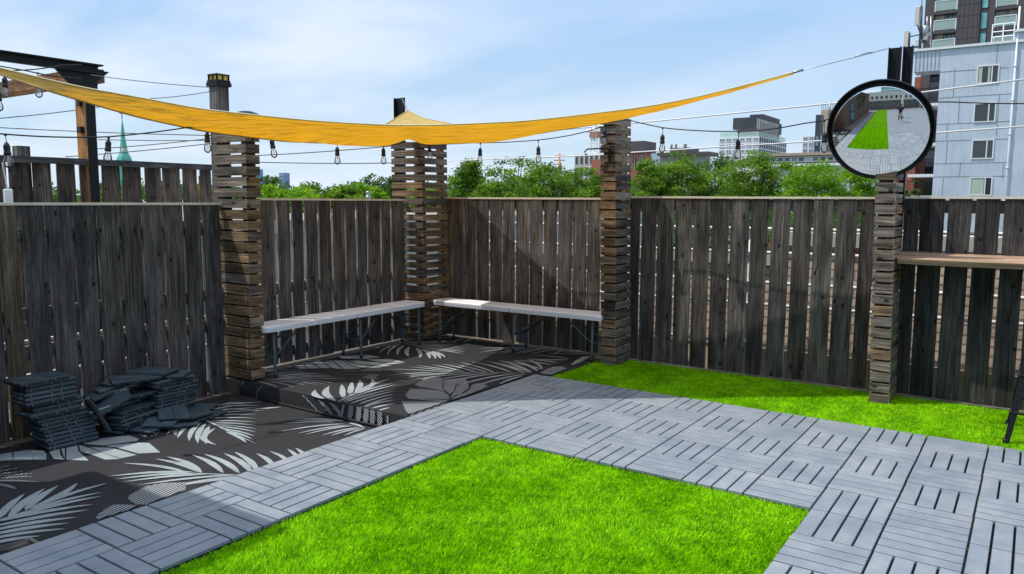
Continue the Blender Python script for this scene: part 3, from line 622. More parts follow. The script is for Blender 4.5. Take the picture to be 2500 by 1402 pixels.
for i in range(nn):
    c = Bp+(pk-Bp)*(i+.5)/nn; dd = (pk-Bp)/np.linalg.norm(pk-Bp); sd = np.cross(dd, X_ if i % 2 else Y_); sd /= np.linalg.norm(sd)
    b.tube([c-dd*.019, c-dd*.01+sd*.008, c+dd*.01+sd*.008, c+dd*.019, c+dd*.01-sd*.008, c-dd*.01-sd*.008, c-dd*.019], .0022, 5)
tag(b.build('sail_chain', GALV), 'short steel chain tying the sail peak to the corner post', 'chain')

# ================================================================== MIRROR
mcen = V(1.656, 2.085, 1.803); mn = V(.035, -.965, -.262); mn /= np.linalg.norm(mn)
mr_ = empty('convex_mirror', mcen, 'round convex safety mirror with a black rim on the right pillar, reflecting the terrace', 'mirror')
mu = np.cross(mn, X_); mu /= np.linalg.norm(mu); mu = mu if mu[2] > 0 else -mu; mxv = np.cross(mu, mn)
b = MB(); b.lathe(mcen, [(.05, -.03), (.20, -.028), (.300, -.012), (.320, .002), (.3225, .010), (.3215, .017), (.316, .0205), (.314, .019), (.310, .012), (.309, .004)], 72, axis=mn); b.lathe(mcen-mn*.002, [(.20, 0), (.312, 0), (.312, .006), (.20, .007)], 72, axis=mn); b.build('rim', BLACK, mr_)
b = MB(); RC = 1.0; ra = .298; prof = []
s0 = RC-math.sqrt(RC*RC-ra*ra)
for i in range(21): rr = ra*(1-i/20); prof.append((rr, .006+(math.sqrt(RC*RC-rr*rr)-(RC-s0))))
b.lathe(mcen-mu*.0115, prof, 72, axis=mn); b.build('mirror_dome', MIRROR, mr_)
b = MB(); b.tube([mcen-mn*.03, V(1.70, 2.20, 1.83)], .018, 8); b.box((1.70, 2.30, 1.80), (.05, .22, .05)); b.build('bracket', BLACK, mr_)

# ================================================================== BENCHES
def bench(label, c, yaw, L_, W_, H, mid):
    root = empty('folding_bench', (c[0], c[1], .004), label, 'bench', 'white folding benches in the corner'); root.rotation_euler = (0, 0, yaw)
    def kid(mb, name, m): o = mb.build(name, m, root, (0, 0, 0)); return o
    for (a0, a1) in ((-L_/2, mid-.0015), (mid+.0015, L_/2)):
        b = MB(); w = W_/2; out = []
        def corner(cx, cy, s, rr):
            return [(cx+rr*math.cos(s+math.pi/2*i/5), cy+rr*math.sin(s+math.pi/2*i/5)) for i in range(6)]
        rl = .035 if a0 == -L_/2 else .008; rr = .035 if a1 == L_/2 else .008
        out = corner(a1-rr, w-rr, 0, rr)+corner(a0+rl, w-rl, math.pi/2, rl)+corner(a0+rl, -w+rl, math.pi, rl)+corner(a1-rr, -w+rr, 1.5*math.pi, rr); n = len(out)
        cxm, cym = (a0+a1)/2, 0
        def ring(z, k): return [(x+(cxm-x)/abs(cxm-x+1e-9)*k if abs(x-cxm) > .02 else x, y-(y/abs(y+1e-9))*k, z) for x, y in out]
        rs = [ring(H-.044, .004), ring(H-.018, 0), ring(H-.006, .0), ring(H-.001, .004), ring(H, .012)]; vs = sum(rs, [])
        fs = [(k*n+i, k*n+(i+1) % n, (k+1)*n+(i+1) % n, (k+1)*n+i) for k in range(len(rs)-1) for i in range(n)]+[tuple((len(rs)-1)*n+i for i in range(n)), tuple(range(n-1, -1, -1))]
        b.add(vs, fs); kid(b, 'seat', BENCH)
    for (x, dirn) in ((-L_/2+.085, 1), (mid+.045, 1), (L_/2-.085, -1)):
        for s in (-1, 1):
            b = MB(); b.tube([(x, s*.095, H-.044), (x, s*.108, .02), (x, s*.108, .012)], .0115, 10); b.tube([(x, s*.108, .022), (x, s*.108, 0)], .015, 10, mat=1); kid(b, 'leg', [STEEL, RUBBER])
            b = MB(); m_ = V(x+dirn*.14, s*.075, H*.60); b.tube([(x+dirn*.006, s*.100, H*.40), m_], .0075, 6); b.tube([m_-V(dirn*.03, 0, .016), V(x+dirn*.29, s*.05, H-.05)], .0085, 6); b.tube([m_+V(0, .014, 0), m_-V(0, .014, 0)], .007, 8); kid(b, 'brace', STEEL)
        b = MB(); b.tube([(x, -.10, H*.38), (x, .10, H*.38)], .008, 6); kid(b, 'crossbar', STEEL); b = MB(); b.tube([(x, -.10, H-.052), (x, .10, H-.052)], .009, 6); kid(b, 'hinge_bar', STEEL)
    return root
bench('long white plastic folding bench along the left fence, between two slatted pillars', (-2.215, 1.065), math.pi/2, 1.80, .245, .392, .03)
bench('long white plastic folding bench along the back fence, sunlit at its left end', (-1.255, 2.235), rad(1.4), 1.77, .245, .392, -.02)

# ================================================================== RUGS
def rh(x, y): return .0022*math.sin(x*7.3+2*math.sin(y*2.1))*math.sin(y*5.7+1)+.0018*math.sin(x*2.3-y*3.1)
class Rug:
    def __init__(s): s.mb = MB(); s.k = 0
    def lift(s): s.k = (s.k+1) % 11; return .0012+.00035*s.k
    def lens(s, B, T, w, mat, bend=0, n=9, nrm=Z_, full=.42, hfun=None):
        B, T = np.array(B, float), np.array(T, float); d = T-B; Ln = np.linalg.norm(d); side = np.cross(nrm, d/Ln); lf = s.lift(); l, r = [], []
        for i in range(n+1):
            t = i/n; prof = (math.sin(math.pi*t**.8)**.75) if 0 < t < 1 else 0
            c = B+d*t+side*bend*Ln*math.sin(math.pi*t); hw = w/2*prof+.0012*(1-t)
            for arr, sg in ((l, 1), (r, -1)):
                p = c+side*hw*sg*(1+random.uniform(-.07, .07))
                if hfun: p = V(p[0], p[1], hfun(p[0], p[1])+lf)
                else: p = p+nrm*lf
                arr.append(p)
        vs = l+r; m = n+1; s.mb.add(vs, [(i, i+1, m+i+1, m+i) for i in range(n)], mat)
    def patch(s, pts, mat, hfun, nrm=None):
        lf = s.lift(); s.mb.poly([V(p[0], p[1], hfun(p[0], p[1])+lf) if hfun else np.array(p)+nrm*lf for p in pts], mat)
def zx(zoom, x, y): sc, ox, oy = zoom; return ox+x/sc, oy+y/sc
ZA = (2.54, 0, 850); ZB = (5, 540, 820); ZC = (5.8425, 900, 860); ZD = (5.5556, 0, 1180); ZE = (5.952, 1080, 700); ZF = (2.54, 550, 850); ZG = (5.8425, 1250, 860)
def frond(R, zoom, items, z, mat=1, w=.03, bend=.05):
    h = (lambda x, y: z+rh(x, y))
    for it in items:
        bx, by, tx, ty = it[:4]; ww = (it[4] if len(it) > 4 else w)*.84; bd = it[5] if len(it) > 5 else bend*(1 if tx > bx else -1)
        B = onz(*zx(zoom, bx, by), z); T = onz(*zx(zoom, tx, ty), z); R.lens(B, T, ww, mat, bd, hfun=h)
def pat(R, zoom, pts, z, mat=1): R.patch([onz(*zx(zoom, *p), z) for p in pts], mat, lambda x, y: z+rh(x, y))
ZL = -.104
LR = Rug(); nx, ny = 34, 50
vs = [(-2.33+1.735*i/nx, -2.53+2.565*j/ny, ZL+rh(-2.33+1.735*i/nx, -2.53+2.565*j/ny)) for j in range(ny+1) for i in range(nx+1)]
LR.mb.add(vs, [(j*(nx+1)+i, j*(nx+1)+i+1, (j+1)*(nx+1)+i+1, (j+1)*(nx+1)+i) for j in range(ny) for i in range(nx)], 0, smooth=True)
# frond beside the tile stacks
frond(LR, ZA, [(1150, 440, 940, 525, .022), (1180, 447, 1030, 538, .034), (1225, 440, 1100, 558, .038), (1250, 455, 1172, 578, .042), (1275, 470, 1228, 592, .042), (1300, 485, 1280, 598, .040), (1335, 500, 1345, 604, .048, -.2)], ZL)
frond(LR, ZA, [(1225, 428, 1600, 600, .016, 0), (1240, 430, 1590, 415, .022), (1262, 442, 1585, 440, .022), (1285, 455, 1588, 460, .022), (1305, 466, 1590, 480, .022), (1325, 478, 1592, 500, .022), (1345, 488, 1590, 520, .022), (1365, 500, 1580, 545, .024), (1395, 512, 1565, 565, .026), (1400, 520, 1530, 590, .030)], ZL)
frond(LR, ZA, [(1210, 395, 1500, 330, .022), (1200, 405, 1560, 350, .024), (1205, 412, 1600, 372, .026), (1215, 420, 1640, 392, .026)], ZL, 1)
frond(LR, ZA, [(940, 470, 890, 505, .03), (1000, 480, 900, 548, .03), (1050, 470, 960, 545, .03), (1100, 480, 1095, 545, .03), (820, 515, 905, 555, .035), (850, 505, 950, 550, .03)], ZL, 2)
# bright middle frond with leaflets running left
frond(LR, ZA, [(1740, 800, 860, 768, .014, 0), (1150, 772, 762, 718, .034), (1250, 778, 960, 692, .040), (1252, 775, 1032, 678, .042), (1385, 779, 1188, 668, .042), (1485, 776, 1262, 658, .042), (1560, 772, 1388, 655, .044), (1600, 768, 1452, 645, .044), (1700, 740, 1590, 655, .036),
               (1800, 720, 1670, 640, .030), (1850, 700, 1780, 628, .03), (1900, 695, 1830, 622, .03)], ZL)
frond(LR, ZA, [(1200, 772, 664, 800, .034), (1230, 780, 710, 820, .034), (1290, 786, 762, 838, .034), (1480, 790, 845, 860, .034), (1520, 800, 950, 886, .030), (1560, 790, 1100, 850, .03)], ZL)
# big frond bottom left
frond(LR, ZD, [(-420, 640, 420, 360, .02, 0), (0, 470, 335, 150, .050), (120, 478, 612, 76, .055), (345, 378, 800, 35, .055), (400, 362, 1052, 5, .055, -.08), (650, 275, 1465, 10, .042), (400, 372, 1390, 140, .036), (130, 470, 1392, 192, .044), (-60, 530, 1272, 302, .044), (-120, 590, 1212, 364, .044),
               (-160, 650, 1068, 460, .044), (-220, 720, 950, 540, .044), (-200, 770, 900, 620, .040), (-160, 830, 560, 720, .040), (-220, 470, -100, 250, .05), (-350, 520, -250, 300, .05)], ZL)
pat(LR, ZD, [(1725, 215), (1800, 150), (2010, 50), (2200, 10), (2520, 0), (2520, 100), (2300, 180), (2040, 270), (1990, 300), (1850, 300), (1780, 260)], ZL, 2)
pat(LR, ZD, [(1290, 470), (1400, 380), (1550, 305), (1700, 302), (1880, 312), (1700, 380), (1500, 440), (1330, 495)], ZL, 2)
# hatched small frond at the far left edge
frond(LR, ZA, [(-60, 770, 60, 735, .02), (-60, 785, 130, 748, .02), (-60, 795, 165, 765, .02), (-60, 805, 215, 780, .02), (-60, 815, 222, 798, .02), (-60, 830, 265, 835, .024), (-30, 845, 105, 880, .028), (-60, 950, 5, 935, .03)], ZL, 2)
# broad split leaf in front of the first stack
for P_ in ([(-30, 690), (10, 660), (72, 650), (84, 703), (-30, 706)], [(82, 650), (168, 634), (192, 655), (204, 700), (88, 703)], [(176, 632), (268, 640), (288, 662), (288, 700), (210, 700)], [(305, 650), (370, 622), (374, 668), (400, 700), (335, 695)],
           [(378, 622), (402, 612), (402, 697)], [(412, 612), (478, 598), (486, 640), (550, 700), (412, 696)], [(490, 602), (560, 622), (745, 690), (650, 694), (590, 670), (500, 640)], [(560, 615), (690, 618), (850, 664), (748, 686), (640, 650)],
           [(490, 592), (640, 560), (800, 543), (862, 562), (850, 575), (640, 604)], [(660, 606), (860, 585), (925, 588), (995, 650), (860, 656), (720, 616)]): pat(LR, ZA, P_, ZL, 1)
# fan of leaflets below the platform step
frond(LR, ZB, [(1340, 1025, 960, 1018, .024), (1380, 1040, 865, 1042, .026), (1400, 1055, 755, 1075, .030), (1500, 1075, 675, 1175, .028), (1560, 1090, 925, 1198, .028), (1620, 1095, 1010, 1214, .026), (1680, 1110, 1220, 1218, .026), (1710, 1120, 1330, 1222, .026), (1760, 1125, 1500, 1222, .022), (1500, 1040, 1230, 1025, .03), (1560, 1060, 1750, 1125, .03)], ZL)
frond(LR, ZB, [(0, 850, 500, 815, .03), (0, 870, 480, 860, .03), (400, 905, 730, 880, .045), (0, 905, 470, 918, .028)], ZL)
lr = LR.mb.build('outdoor_rug', [RUG, RLEAF, RHATCH]); tag(lr, 'black outdoor rug with pale palm fronds on the lower deck, under the tile stacks', 'rug', 'black palm-leaf outdoor rugs')

ZU = -.004; UR = Rug(); nx, ny = 34, 46
vs = [(-2.33+1.715*i/nx, .052+2.35*j/ny, ZU+rh(-2.33+1.715*i/nx, .052+2.35*j/ny)) for j in range(ny+1) for i in range(nx+1)]
UR.mb.add(vs, [(j*(nx+1)+i, j*(nx+1)+i+1, (j+1)*(nx+1)+i+1, (j+1)*(nx+1)+i) for j in range(ny) for i in range(nx)], 0, smooth=True)
# flap hanging over the step
fn = V(0, -1, 0); vs = []
for i in range(nx+1):
    x = -2.25+1.64*i/nx; ed = ZU+rh(x, .052)
    for k in range(5): t = k/4; vs.append((x, .050-.020*t-.006*math.sin(x*9)*t-.012*math.sin(math.pi*t)*(x < -1.9), ed+(ZL-.0-ed)*t))
UR.mb.add(vs, [(i*5+k, i*5+k+1, (i+1)*5+k+1, (i+1)*5+k) for i in range(nx) for k in range(4)], 0, smooth=True)
UR.mb.tube([(-2.0, .02, ZL+.010), (-1.6, .012, ZL+.012), (-1.2, .016, ZL+.010), (-.62, .014, ZL+.011)], .009, 6)
vs = [(x, y, -.016+.002*math.sin(y*9)) for (x, y) in ((-.614, 1.40), (-.47, 1.40), (-.614, 1.7), (-.44, 1.7), (-.614, 2.0), (-.43, 2.0), (-.614, 2.3), (-.43, 2.3))]
UR.mb.add([(v[0], v[1], v[2]+.014) for v in vs], [(0, 1, 3, 2), (2, 3, 5, 4), (4, 5, 7, 6)], 0)
UR.mb.tube([(-.617, y_, .003+.002*math.sin(y_*5)) for y_ in np.linspace(.06, 2.4, 16)], .0042, 5)
frond(UR, ZB, [(2150, 95, 1925, 215, .022), (2190, 95, 2030, 230, .032), (2235, 115, 2155, 238, .042), (2300, 135, 2290, 262, .046), (2385, 155, 2420, 272, .044), (2450, 165, 2545, 285, .042), (2500, 175, 2620, 285, .040), (2560, 190, 2680, 285, .038), (2600, 200, 2740, 270, .032)], ZU)
frond(UR, ZB, [(2195, 88, 2700, 210, .014, 0), (2230, 92, 2870, 70, .024), (2260, 98, 2900, 95, .024), (2300, 110, 2930, 120, .024), (2340, 122, 2960, 140, .024), (2400, 135, 2980, 160, .024), (2450, 150, 2990, 185, .026), (2500, 160, 2985, 205, .028), (2560, 175, 2960, 225, .028)], ZU)
for P_ in ([(890, 380), (985, 350), (1045, 395), (1050, 408), (960, 412)], [(1010, 345), (1100, 335), (1195, 405), (1062, 408)], [(1115, 332), (1230, 322), (1330, 400), (1215, 404)], [(1245, 318), (1350, 300), (1420, 365), (1480, 402), (1400, 400), (1340, 385)], [(1360, 300), (1480, 300), (1560, 355), (1700, 402), (1500, 404)],
           [(1490, 295), (1640, 345), (1970, 385), (1780, 392), (1680, 388), (1570, 350)], [(1560, 300), (2085, 362), (1980, 378), (1650, 338)], [(1620, 296), (1900, 330), (2250, 330), (2100, 350), (1880, 350), (1700, 320)], [(1780, 290), (2040, 283), (2120, 295), (2240, 326), (1920, 322)], [(1420, 250), (1800, 235), (1950, 262), (1700, 285), (1480, 280)]): pat(UR, ZB, P_, ZU, 1)
frond(UR, ZB, [(520, 540, 1530, 532, .02), (600, 535, 1400, 502, .022), (640, 520, 1370, 485, .022), (660, 505, 1255, 468, .022), (600, 500, 1190, 455, .022), (560, 480, 1090, 445, .022), (560, 460, 1040, 435, .02)], ZU)
frond(UR, ZB, [(450, 560, 700, 640, .04), (560, 552, 885, 634, .03), (640, 548, 1040, 614, .028), (700, 545, 1180, 610, .028), (760, 542, 1270, 600, .026), (900, 540, 1378, 588, .03)], ZU, 2)
# upright petals and fan of the frond that folds over the step
frond(UR, ZB, [(1255, 778, 1150, 672, .055, .12), (1395, 802, 1320, 622, .062, .1), (1490, 760, 1472, 596, .050, 0), (1570, 728, 1597, 562, .050, 0), (1640, 690, 1690, 542, .050, -.05), (1680, 690, 1840, 530, .050, -.12)], ZU)
frond(UR, ZB, [(1420, 805, 1700, 690, .018, 0), (1600, 715, 2080, 532, .040), (1480, 770, 2118, 586, .034), (1490, 800, 2150, 604, .034), (1500, 815, 2148, 652, .034), (1580, 830, 2146, 678, .034), (1680, 840, 2118, 718, .032), (1760, 850, 2100, 752, .032), (1740, 865, 2120, 784, .034), (1840, 885, 2130, 828, .032), (1930, 915, 2062, 878, .026)], ZU)
def fl(items, w):
    for (x0, y0, x1, y1) in items:
        B = ony(*zx(ZB, x0, y0), .046); T = ony(*zx(ZB, x1, y1), .026); B[2] = min(B[2], ZU-.001); T[2] = max(T[2], ZL+.002)
        UR.lens(T+(T-B)*.4*0, B, w, 2, 0, nrm=V(0, -1, -.1))
        d = (T-B); s_ = V(1, 0, 0)*w*.42; lf = UR.lift()+.002; UR.mb.poly([B-s_+fn*lf, B+s_+fn*lf, T+s_*.8+fn*lf, T-s_*.8+fn*lf], 2)
fl([(1000, 715, 1190, 930)], .020); fl([(1200, 780, 1370, 975), (1350, 820, 1480, 985)], .045); fl([(1500, 840, 1470, 985)], .025)
fl([(1595, 840, 1570, 1010), (1690, 860, 1675, 1040), (1780, 875, 1765, 1065), (1855, 885, 1850, 1085), (1945, 925, 1940, 1095)], .052); fl([(2035, 970, 2035, 1075)], .018)
# large frond across the right of the platform
frond(UR, ZC, [(950, 285, 2345, 302, .016, 0), (1130, 285, 275, 245, .024), (1240, 290, 548, 210, .026), (1300, 285, 650, 192, .028), (1380, 292, 890, 178, .030), (1560, 296, 1010, 165, .030), (1700, 298, 1150, 165, .032), (1800, 300, 1300, 150, .034), (2050, 300, 1460, 140, .036), (2230, 300, 1650, 122, .038), (2330, 290, 1840, 118, .040), (2420, 270, 2050, 115, .040), (2480, 235, 2250, 95, .03)], ZU)
frond(UR, ZC, [(950, 288, 250, 340, .030), (1150, 300, 365, 362, .026), (1280, 300, 455, 380, .028), (1480, 305, 640, 402, .030), (1700, 308, 905, 418, .034), (1850, 312, 1090, 445, .034), (2100, 312, 1250, 490, .034), (2250, 312, 1480, 505, .030), (2200, 345, 1850, 470, .028)], ZU)
frond(UR, ZE, [(1290, 1255, 600, 1078, .034), (1480, 1205, 800, 1074, .034), (1600, 1140, 1010, 1068, .034), (1690, 1112, 1265, 1062, .030), (1850, 1060, 1240, 1050, .034, .1), (1850, 1045, 1270, 990, .026), (2000, 990, 1500, 975, .026), (2080, 965, 1760, 905, .026), (2030, 950, 1830, 900, .024)], ZU)
frond(UR, ZE, [(1340, 865, 770, 972, .032), (1430, 875, 850, 978, .030), (1540, 885, 1040, 978, .030), (1640, 888, 1130, 980, .030), (1780, 900, 1270, 985, .028), (1830, 915, 1600, 985, .026), (1180, 880, 520, 965, .022), (1150, 900, 510, 905, .026), (1300, 850, 750, 855, .02)], ZU)
frond(UR, ZE, [(130, 800, -120, 815, .02), (240, 740, -60, 760, .03), (340, 750, 150, 815, .03), (480, 755, 300, 822, .03), (560, 760, 500, 800, .03)], ZU)
for P_ in ([(660, 470), (800, 380), (1000, 360), (1060, 400), (1050, 520), (1100, 560), (880, 520), (720, 500)], [(1070, 400), (1380, 375), (1410, 440), (1240, 470), (1215, 560), (1150, 600), (1070, 520)], [(1260, 480), (1420, 450), (1430, 520), (1300, 600), (1160, 650), (1230, 560)], [(1480, 470), (1620, 450), (1700, 500), (1400, 620), (1200, 690), (1200, 650), (1430, 560)],
           [(525, 610), (600, 530), (760, 530), (1050, 560), (1140, 620), (1150, 680), (900, 670), (560, 660)], [(530, 625), (700, 670), (1100, 690), (1150, 720), (900, 700), (560, 670)], [(470, 712), (1040, 712), (1150, 730), (600, 915), (530, 850)]): pat(UR, ZC, P_, ZU, 2)
for P_ in ([(400, 300), (500, 250), (600, 215), (700, 215), (785, 245), (640, 300), (560, 335), (430, 320)], [(840, 190), (900, 130), (1000, 70), (1100, 60), (1090, 90), (960, 150), (870, 185)]): UR.patch([onz(*zx(ZG, *p), .0) for p in P_], 2 if P_[0][0] < 500 else 1, lambda x, y: .002)
ur = UR.mb.build('outdoor_rug', [RUG, RLEAF, RHATCH]); tag(ur, 'black outdoor rug with pale palm fronds on the raised platform, folding over its step', 'rug', 'black palm-leaf outdoor rugs')
b = MB(); b.box((-2.245, .058, -.058), (.10, .03, .085), tint=(.9, .7, .4)); tag(b.build('corner_block', WOOD), 'small brown timber block under the front corner of the left pillar', 'block')

# ================================================================== STACKED DARK TILES (every one a thing)
def dark_tile():
    b = MB(); b.box((0, 0, -.004), (.178, .272, .012), mat=1)
    for s in (-1, 1): b.box((s*.0462, 0, .0075), (.0908, .281, .011), mat=0, cham=.002)
    for k in range(5):
        for s in (-1, 1): b.box((s*.0905, -.11+.055*k, -.003), (.005, .007, .009), mat=1)
    for k in (0, 2, 3): b.box((.0935, -.11+.055*k, -.001), (.003, .0035, .0055), mat=2)
    return b.build('spare_deck_tile', [NAVY, TBASE, CLIP])
DT = dark_tile(); dfirst = [True]
def put_dark(x, y, z, rz, label, group, rx=0, ry=0):
    o = DT if dfirst[0] else DT.copy()
    if not dfirst[0]: COL.objects.link(o)
    dfirst[0] = False; o.location = (x, y, z); o.rotation_euler = (rx, ry, rz); tag(o, label, 'deck tile', group)
z = ZL+.014
offs = [0, .008, .0, .01, .02, -.005, .005, -.015, -.02, -.07, -.005, .0, -.06, -.055, -.05, -.01, .0, -.05]
for i, dx in enumerate(offs):
    put_dark(-2.10-.0075*i-dx*.5+random.uniform(-.004, .004), -1.265+dx*.7-.0035*i+random.uniform(-.006, .006), z, random.uniform(-.035, .035)+(.07 if i > 15 else 0), 'spare dark deck tile, %s from the bottom of the tall leftmost stack' % NTH[i], 'spare tiles in the tall left stack', rx=random.uniform(-.01, .01), ry=.012*(i > 9)); z += .0222
for i in range(3):
    put_dark(-2.10+.02*i, -1.09, .04-.06*i, 1.45, 'spare dark deck tile standing on edge beside the tall left stack', 'spare tiles wedged beside the left stack', rx=.15, ry=1.15) if i == 0 else None
z = ZL+.014
for i in range(6):
    put_dark(-2.10+random.uniform(-.02, .02), -.90+random.uniform(-.02, .02), z, .3+random.uniform(-.1, .1), 'spare dark deck tile, %s from the bottom of the low middle heap' % NTH[i], 'spare tiles in the low middle heap'); z += .0222
for i, (x, y, zz, rz, rx, ry) in enumerate(((-2.10, -1.02, .075, -.35, .52, .18), (-2.22, -.93, .125, -.15, .22, -.12), (-2.24, -.86, .150, -.3, .18, -.10), (-2.26, -.80, .172, -.2, .15, -.12), (-2.22, -.74, .155, .1, .10, -.14), (-2.2, -.88, .055, .2, .08, .05), (-2.18, -.80, .085, -.1, .05, -.05))):
    put_dark(x, y, zz, rz, 'spare dark deck tile lying askew on the middle heap, %s from the left' % NTH[i], 'spare tiles askew on the heap', rx=rx, ry=ry)
put_dark(-2.17, -.80, .190, -.35, 'spare dark deck tile lying flat across the gap between heap and right stack', 'spare tile bridging the stacks', rx=.02, ry=.02)
z = ZL+.014
for i in range(12):
    put_dark(-2.14+random.uniform(-.01, .01), -.60+random.uniform(-.012, .012)+(.03 if i in (8, 9) else 0), z, .03+random.uniform(-.06, .06), 'spare dark deck tile, %s from the bottom of the right-hand stack' % NTH[i], 'spare tiles in the right stack'); z += .0222
put_dark(-2.15, -.60, z, -.9, 'spare dark deck tile turned askew, second from the top of the right stack', 'spare tiles topping the right stack'); put_dark(-2.20, -.66, z+.025, -1.2, 'spare dark deck tile topmost on the right stack', 'spare tiles topping the right stack', rx=.02)
for i, (x, y, zz, rz, rx, ry) in enumerate(((-1.97, -.80, -.090, .30, 0, 0), (-1.94, -.66, -.090, 1.2, 0, 0), (-1.93, -.50, -.090, .15, 0, 0), (-1.96, -.74, -.064, .75, .03, .06), (-1.96, -.58, -.064, 1.75, -.04, .05), (-1.985, -.50, -.062, .5, .02, -.03), (-1.99, -.66, -.034, 1.1, .10, .10))):
    put_dark(x, y, zz, rz, 'spare dark deck tile, %s in the loose low spread before the right stack' % NTH[i], 'spare tiles strewn on the rug', rx=rx, ry=ry)
b = MB()
for (P, Q) in (((-.75, -2.20, -.06), (-.70, -2.085, -.045)), ((-.70, -2.085, -.045), (-.62, -2.09, -.04)), ((-.75, -2.2, -.06), (-.62, -2.26, -.05))):
    P, Q = V(*P), V(*Q); d = (Q-P)/np.linalg.norm(Q-P); sd = np.cross(Z_, d); b.plank(P+V(0, 0, .03), Q+V(0, 0, .03), sd, .013, Z_, .065, seg=3, jit=.001, tint=(1.5, 1.35, 1.15))
b.poly([(-.745, -2.195, -.085), (-.70, -2.09, -.085), (-.61, -2.09, -.085), (-.61, -2.26, -.085)])
tag(b.build('timber_box', WOOD), 'small open weathered timber frame poking out between the rug and the tile edge', 'box')

# ================================================================== BAR STOOL (one leg in the picture)
st = empty('bar_stool', (2.71, 1.82, .004), 'black metal bar stool on the grass under the bar shelf, only one leg in view', 'stool')
cxs, cys = 2.695, 1.83
b = MB(); b.box((cxs, cys, .750), (.30, .30, .020), cham=.008); b.box((cxs, cys, .733), (.29, .29, .018)); b.build('seat', BLACK, st)
for sx in (-1, 1):
    for sy in (-1, 1):
        b = MB(); P0 = V(cxs+sx*.229, cys+sy*.229, 0); P1 = V(cxs+sx*.135, cys+sy*.135, .735); vs = []
        for (P, w) in ((P0, .026), (P0+(P1-P0)*.5, .045), (P1, .062)):
            for (u, v) in ((0, 0), (-sx*w, 0), (-sx*w, -sy*.004), (-sx*.004, -sy*.004), (-sx*.004, -sy*w), (0, -sy*w)): vs.append(P+V(u, v, 0))
        fs = [(k*6+i, k*6+(i+1) % 6, (k+1)*6+(i+1) % 6, (k+1)*6+i) for k in (0, 1) for i in range(6)]+[tuple(range(12, 18)), tuple(range(5, -1, -1))]
        b.add(vs, fs); b.tube([P0+V(-sx*.008, -sy*.008, .02), P0+V(-sx*.008, -sy*.008, -.014)], .015, 8); b.build('leg', BLACK, st)
        b = MB(); b.tube([P0+(P1-P0)*.13+V(0, sy*-.02, 0), P0+(P1-P0)*.13+V(sx*.004, sy*-.02, 0)], .006, 8); b.build('bolt', GALV, st)
for (hh, k) in ((.17, .205), (.38, .178)):
    b = MB()
    for (a, c) in (((-1, -1), (1, -1)), ((1, -1), (1, 1)), ((1, 1), (-1, 1)), ((-1, 1), (-1, -1))): b.tube([(cxs+a[0]*k, cys+a[1]*k, hh), (cxs+c[0]*k, cys+c[1]*k, hh)], .008, 6)
    b.build('crossbar', BLACK, st)

# ================================================================== STRING LIGHTS
def bulb(root, p, drop, tilt=(0, 0)):
    p = np.array(p, float); q = p+V(tilt[0]*drop, tilt[1]*drop, -drop)
    b = MB(); b.tube([p, p*.5+q*.5+V(.002, 0, 0), q], .0022, 6); b.lathe(p+V(0, 0, -.004), [(.006, -.006), (.008, 0), (.006, .008)], 8); ax = q-p; ax /= np.linalg.norm(ax)
    b.lathe(q, [(.004, -.012), (.010, -.004), (.0165, .010), (.0175, .014), (.0165, .020), (.0165, .044), (.0185, .047), (.0185, .058), (.015, .060)], 14, axis=ax); s = b.build('socket', CABLE, root)
    c = q+ax*.058; b = MB(); b.lathe(c, [(.0125, -.004), (.014, .008), (.0215, .026), (.0245, .040), (.0225, .054), (.014, .066), (.004, .071), (.0005, .0715)], 16, axis=ax); g_ = b.build('bulb', BULB, root)
    b = MB(); b.tube([c+ax*.004, c+ax*.022], .003, 5); 
    for k in range(4):
        a = k*math.pi/2; b.tube([c+ax*.022+V(math.cos(a), math.sin(a), 0)*.003, c+ax*.05+V(math.cos(a), math.sin(a), 0)*.008], .0007, 4)
    b.build('filament', FILA, g_)
def string(label, pts, bulbs, rr=.0042, drops=None):
    r = empty('string_lights', pts[0], label, 'string lights', 'festoon lights around the terrace'); fine = []
    for i in range(len(pts)-1):
        a, c = np.array(pts[i]), np.array(pts[i+1])
        for k in range(8): t = k/8; fine.append(a+(c-a)*t-V(0, 0, .035*np.linalg.norm(c-a)*4*t*(1-t)*.25))
    fine.append(np.array(pts[-1])); b = MB(); b.tube(fine, rr, 7); b.build('cable', CABLE, r)
    for (p, d, tl) in bulbs: bulb(r, p, d, tl)
    return r
XL = -2.08
sp = [onx(-120, 316, XL), onx(15, 328, XL), onx(150, 335, XL), onx(268, 334, XL), onx(460, 311, XL), onx(560, 318, XL), onx(665, 342, XL), onx(823, 350, XL), onx(880, 356, XL), onx(940, 356, XL), onx(990, 348, XL), (XL, 1.98, 1.85)]
bl = [(onx(13, 328, XL), .052, (.05, .02)), (onx(265, 336, XL), .022, (0, -.1)), (onx(505, 313, XL), .035, (0, 0)), (onx(663, 341, XL), .004, (.1, .1)), (onx(823, 351, XL), .035, (0, .0)), (onx(936, 357, XL), .025, (0, .0))]
string('festoon string of clear bulbs hanging along the left fence below the sail', sp, bl)
YB = 2.06
sp = [(XL, 2.0, 1.86)]+[ony(a, c, YB) for a, c in ((1050, 352), (1155, 349), (1175, 349), (1315, 342), (1400, 329), (1466, 311))]+[(-.41, 2.14, 1.93)]
bl = [(ony(1048, 354, YB), .004, (.08, 0)), (ony(1173, 350, YB), .050, (-.04, 0)), (ony(1314, 343, YB), .058, (.03, 0))]
string('festoon string of clear bulbs between the corner pillar and the middle pillar', sp, bl)
YB = 2.10
sp = [(-.38, 2.15, 1.95)]+[ony(a, c, YB) for a, c in ((1478, 318),)]; b = (ony(1478, 322, 2.12), .008, (0, 0))
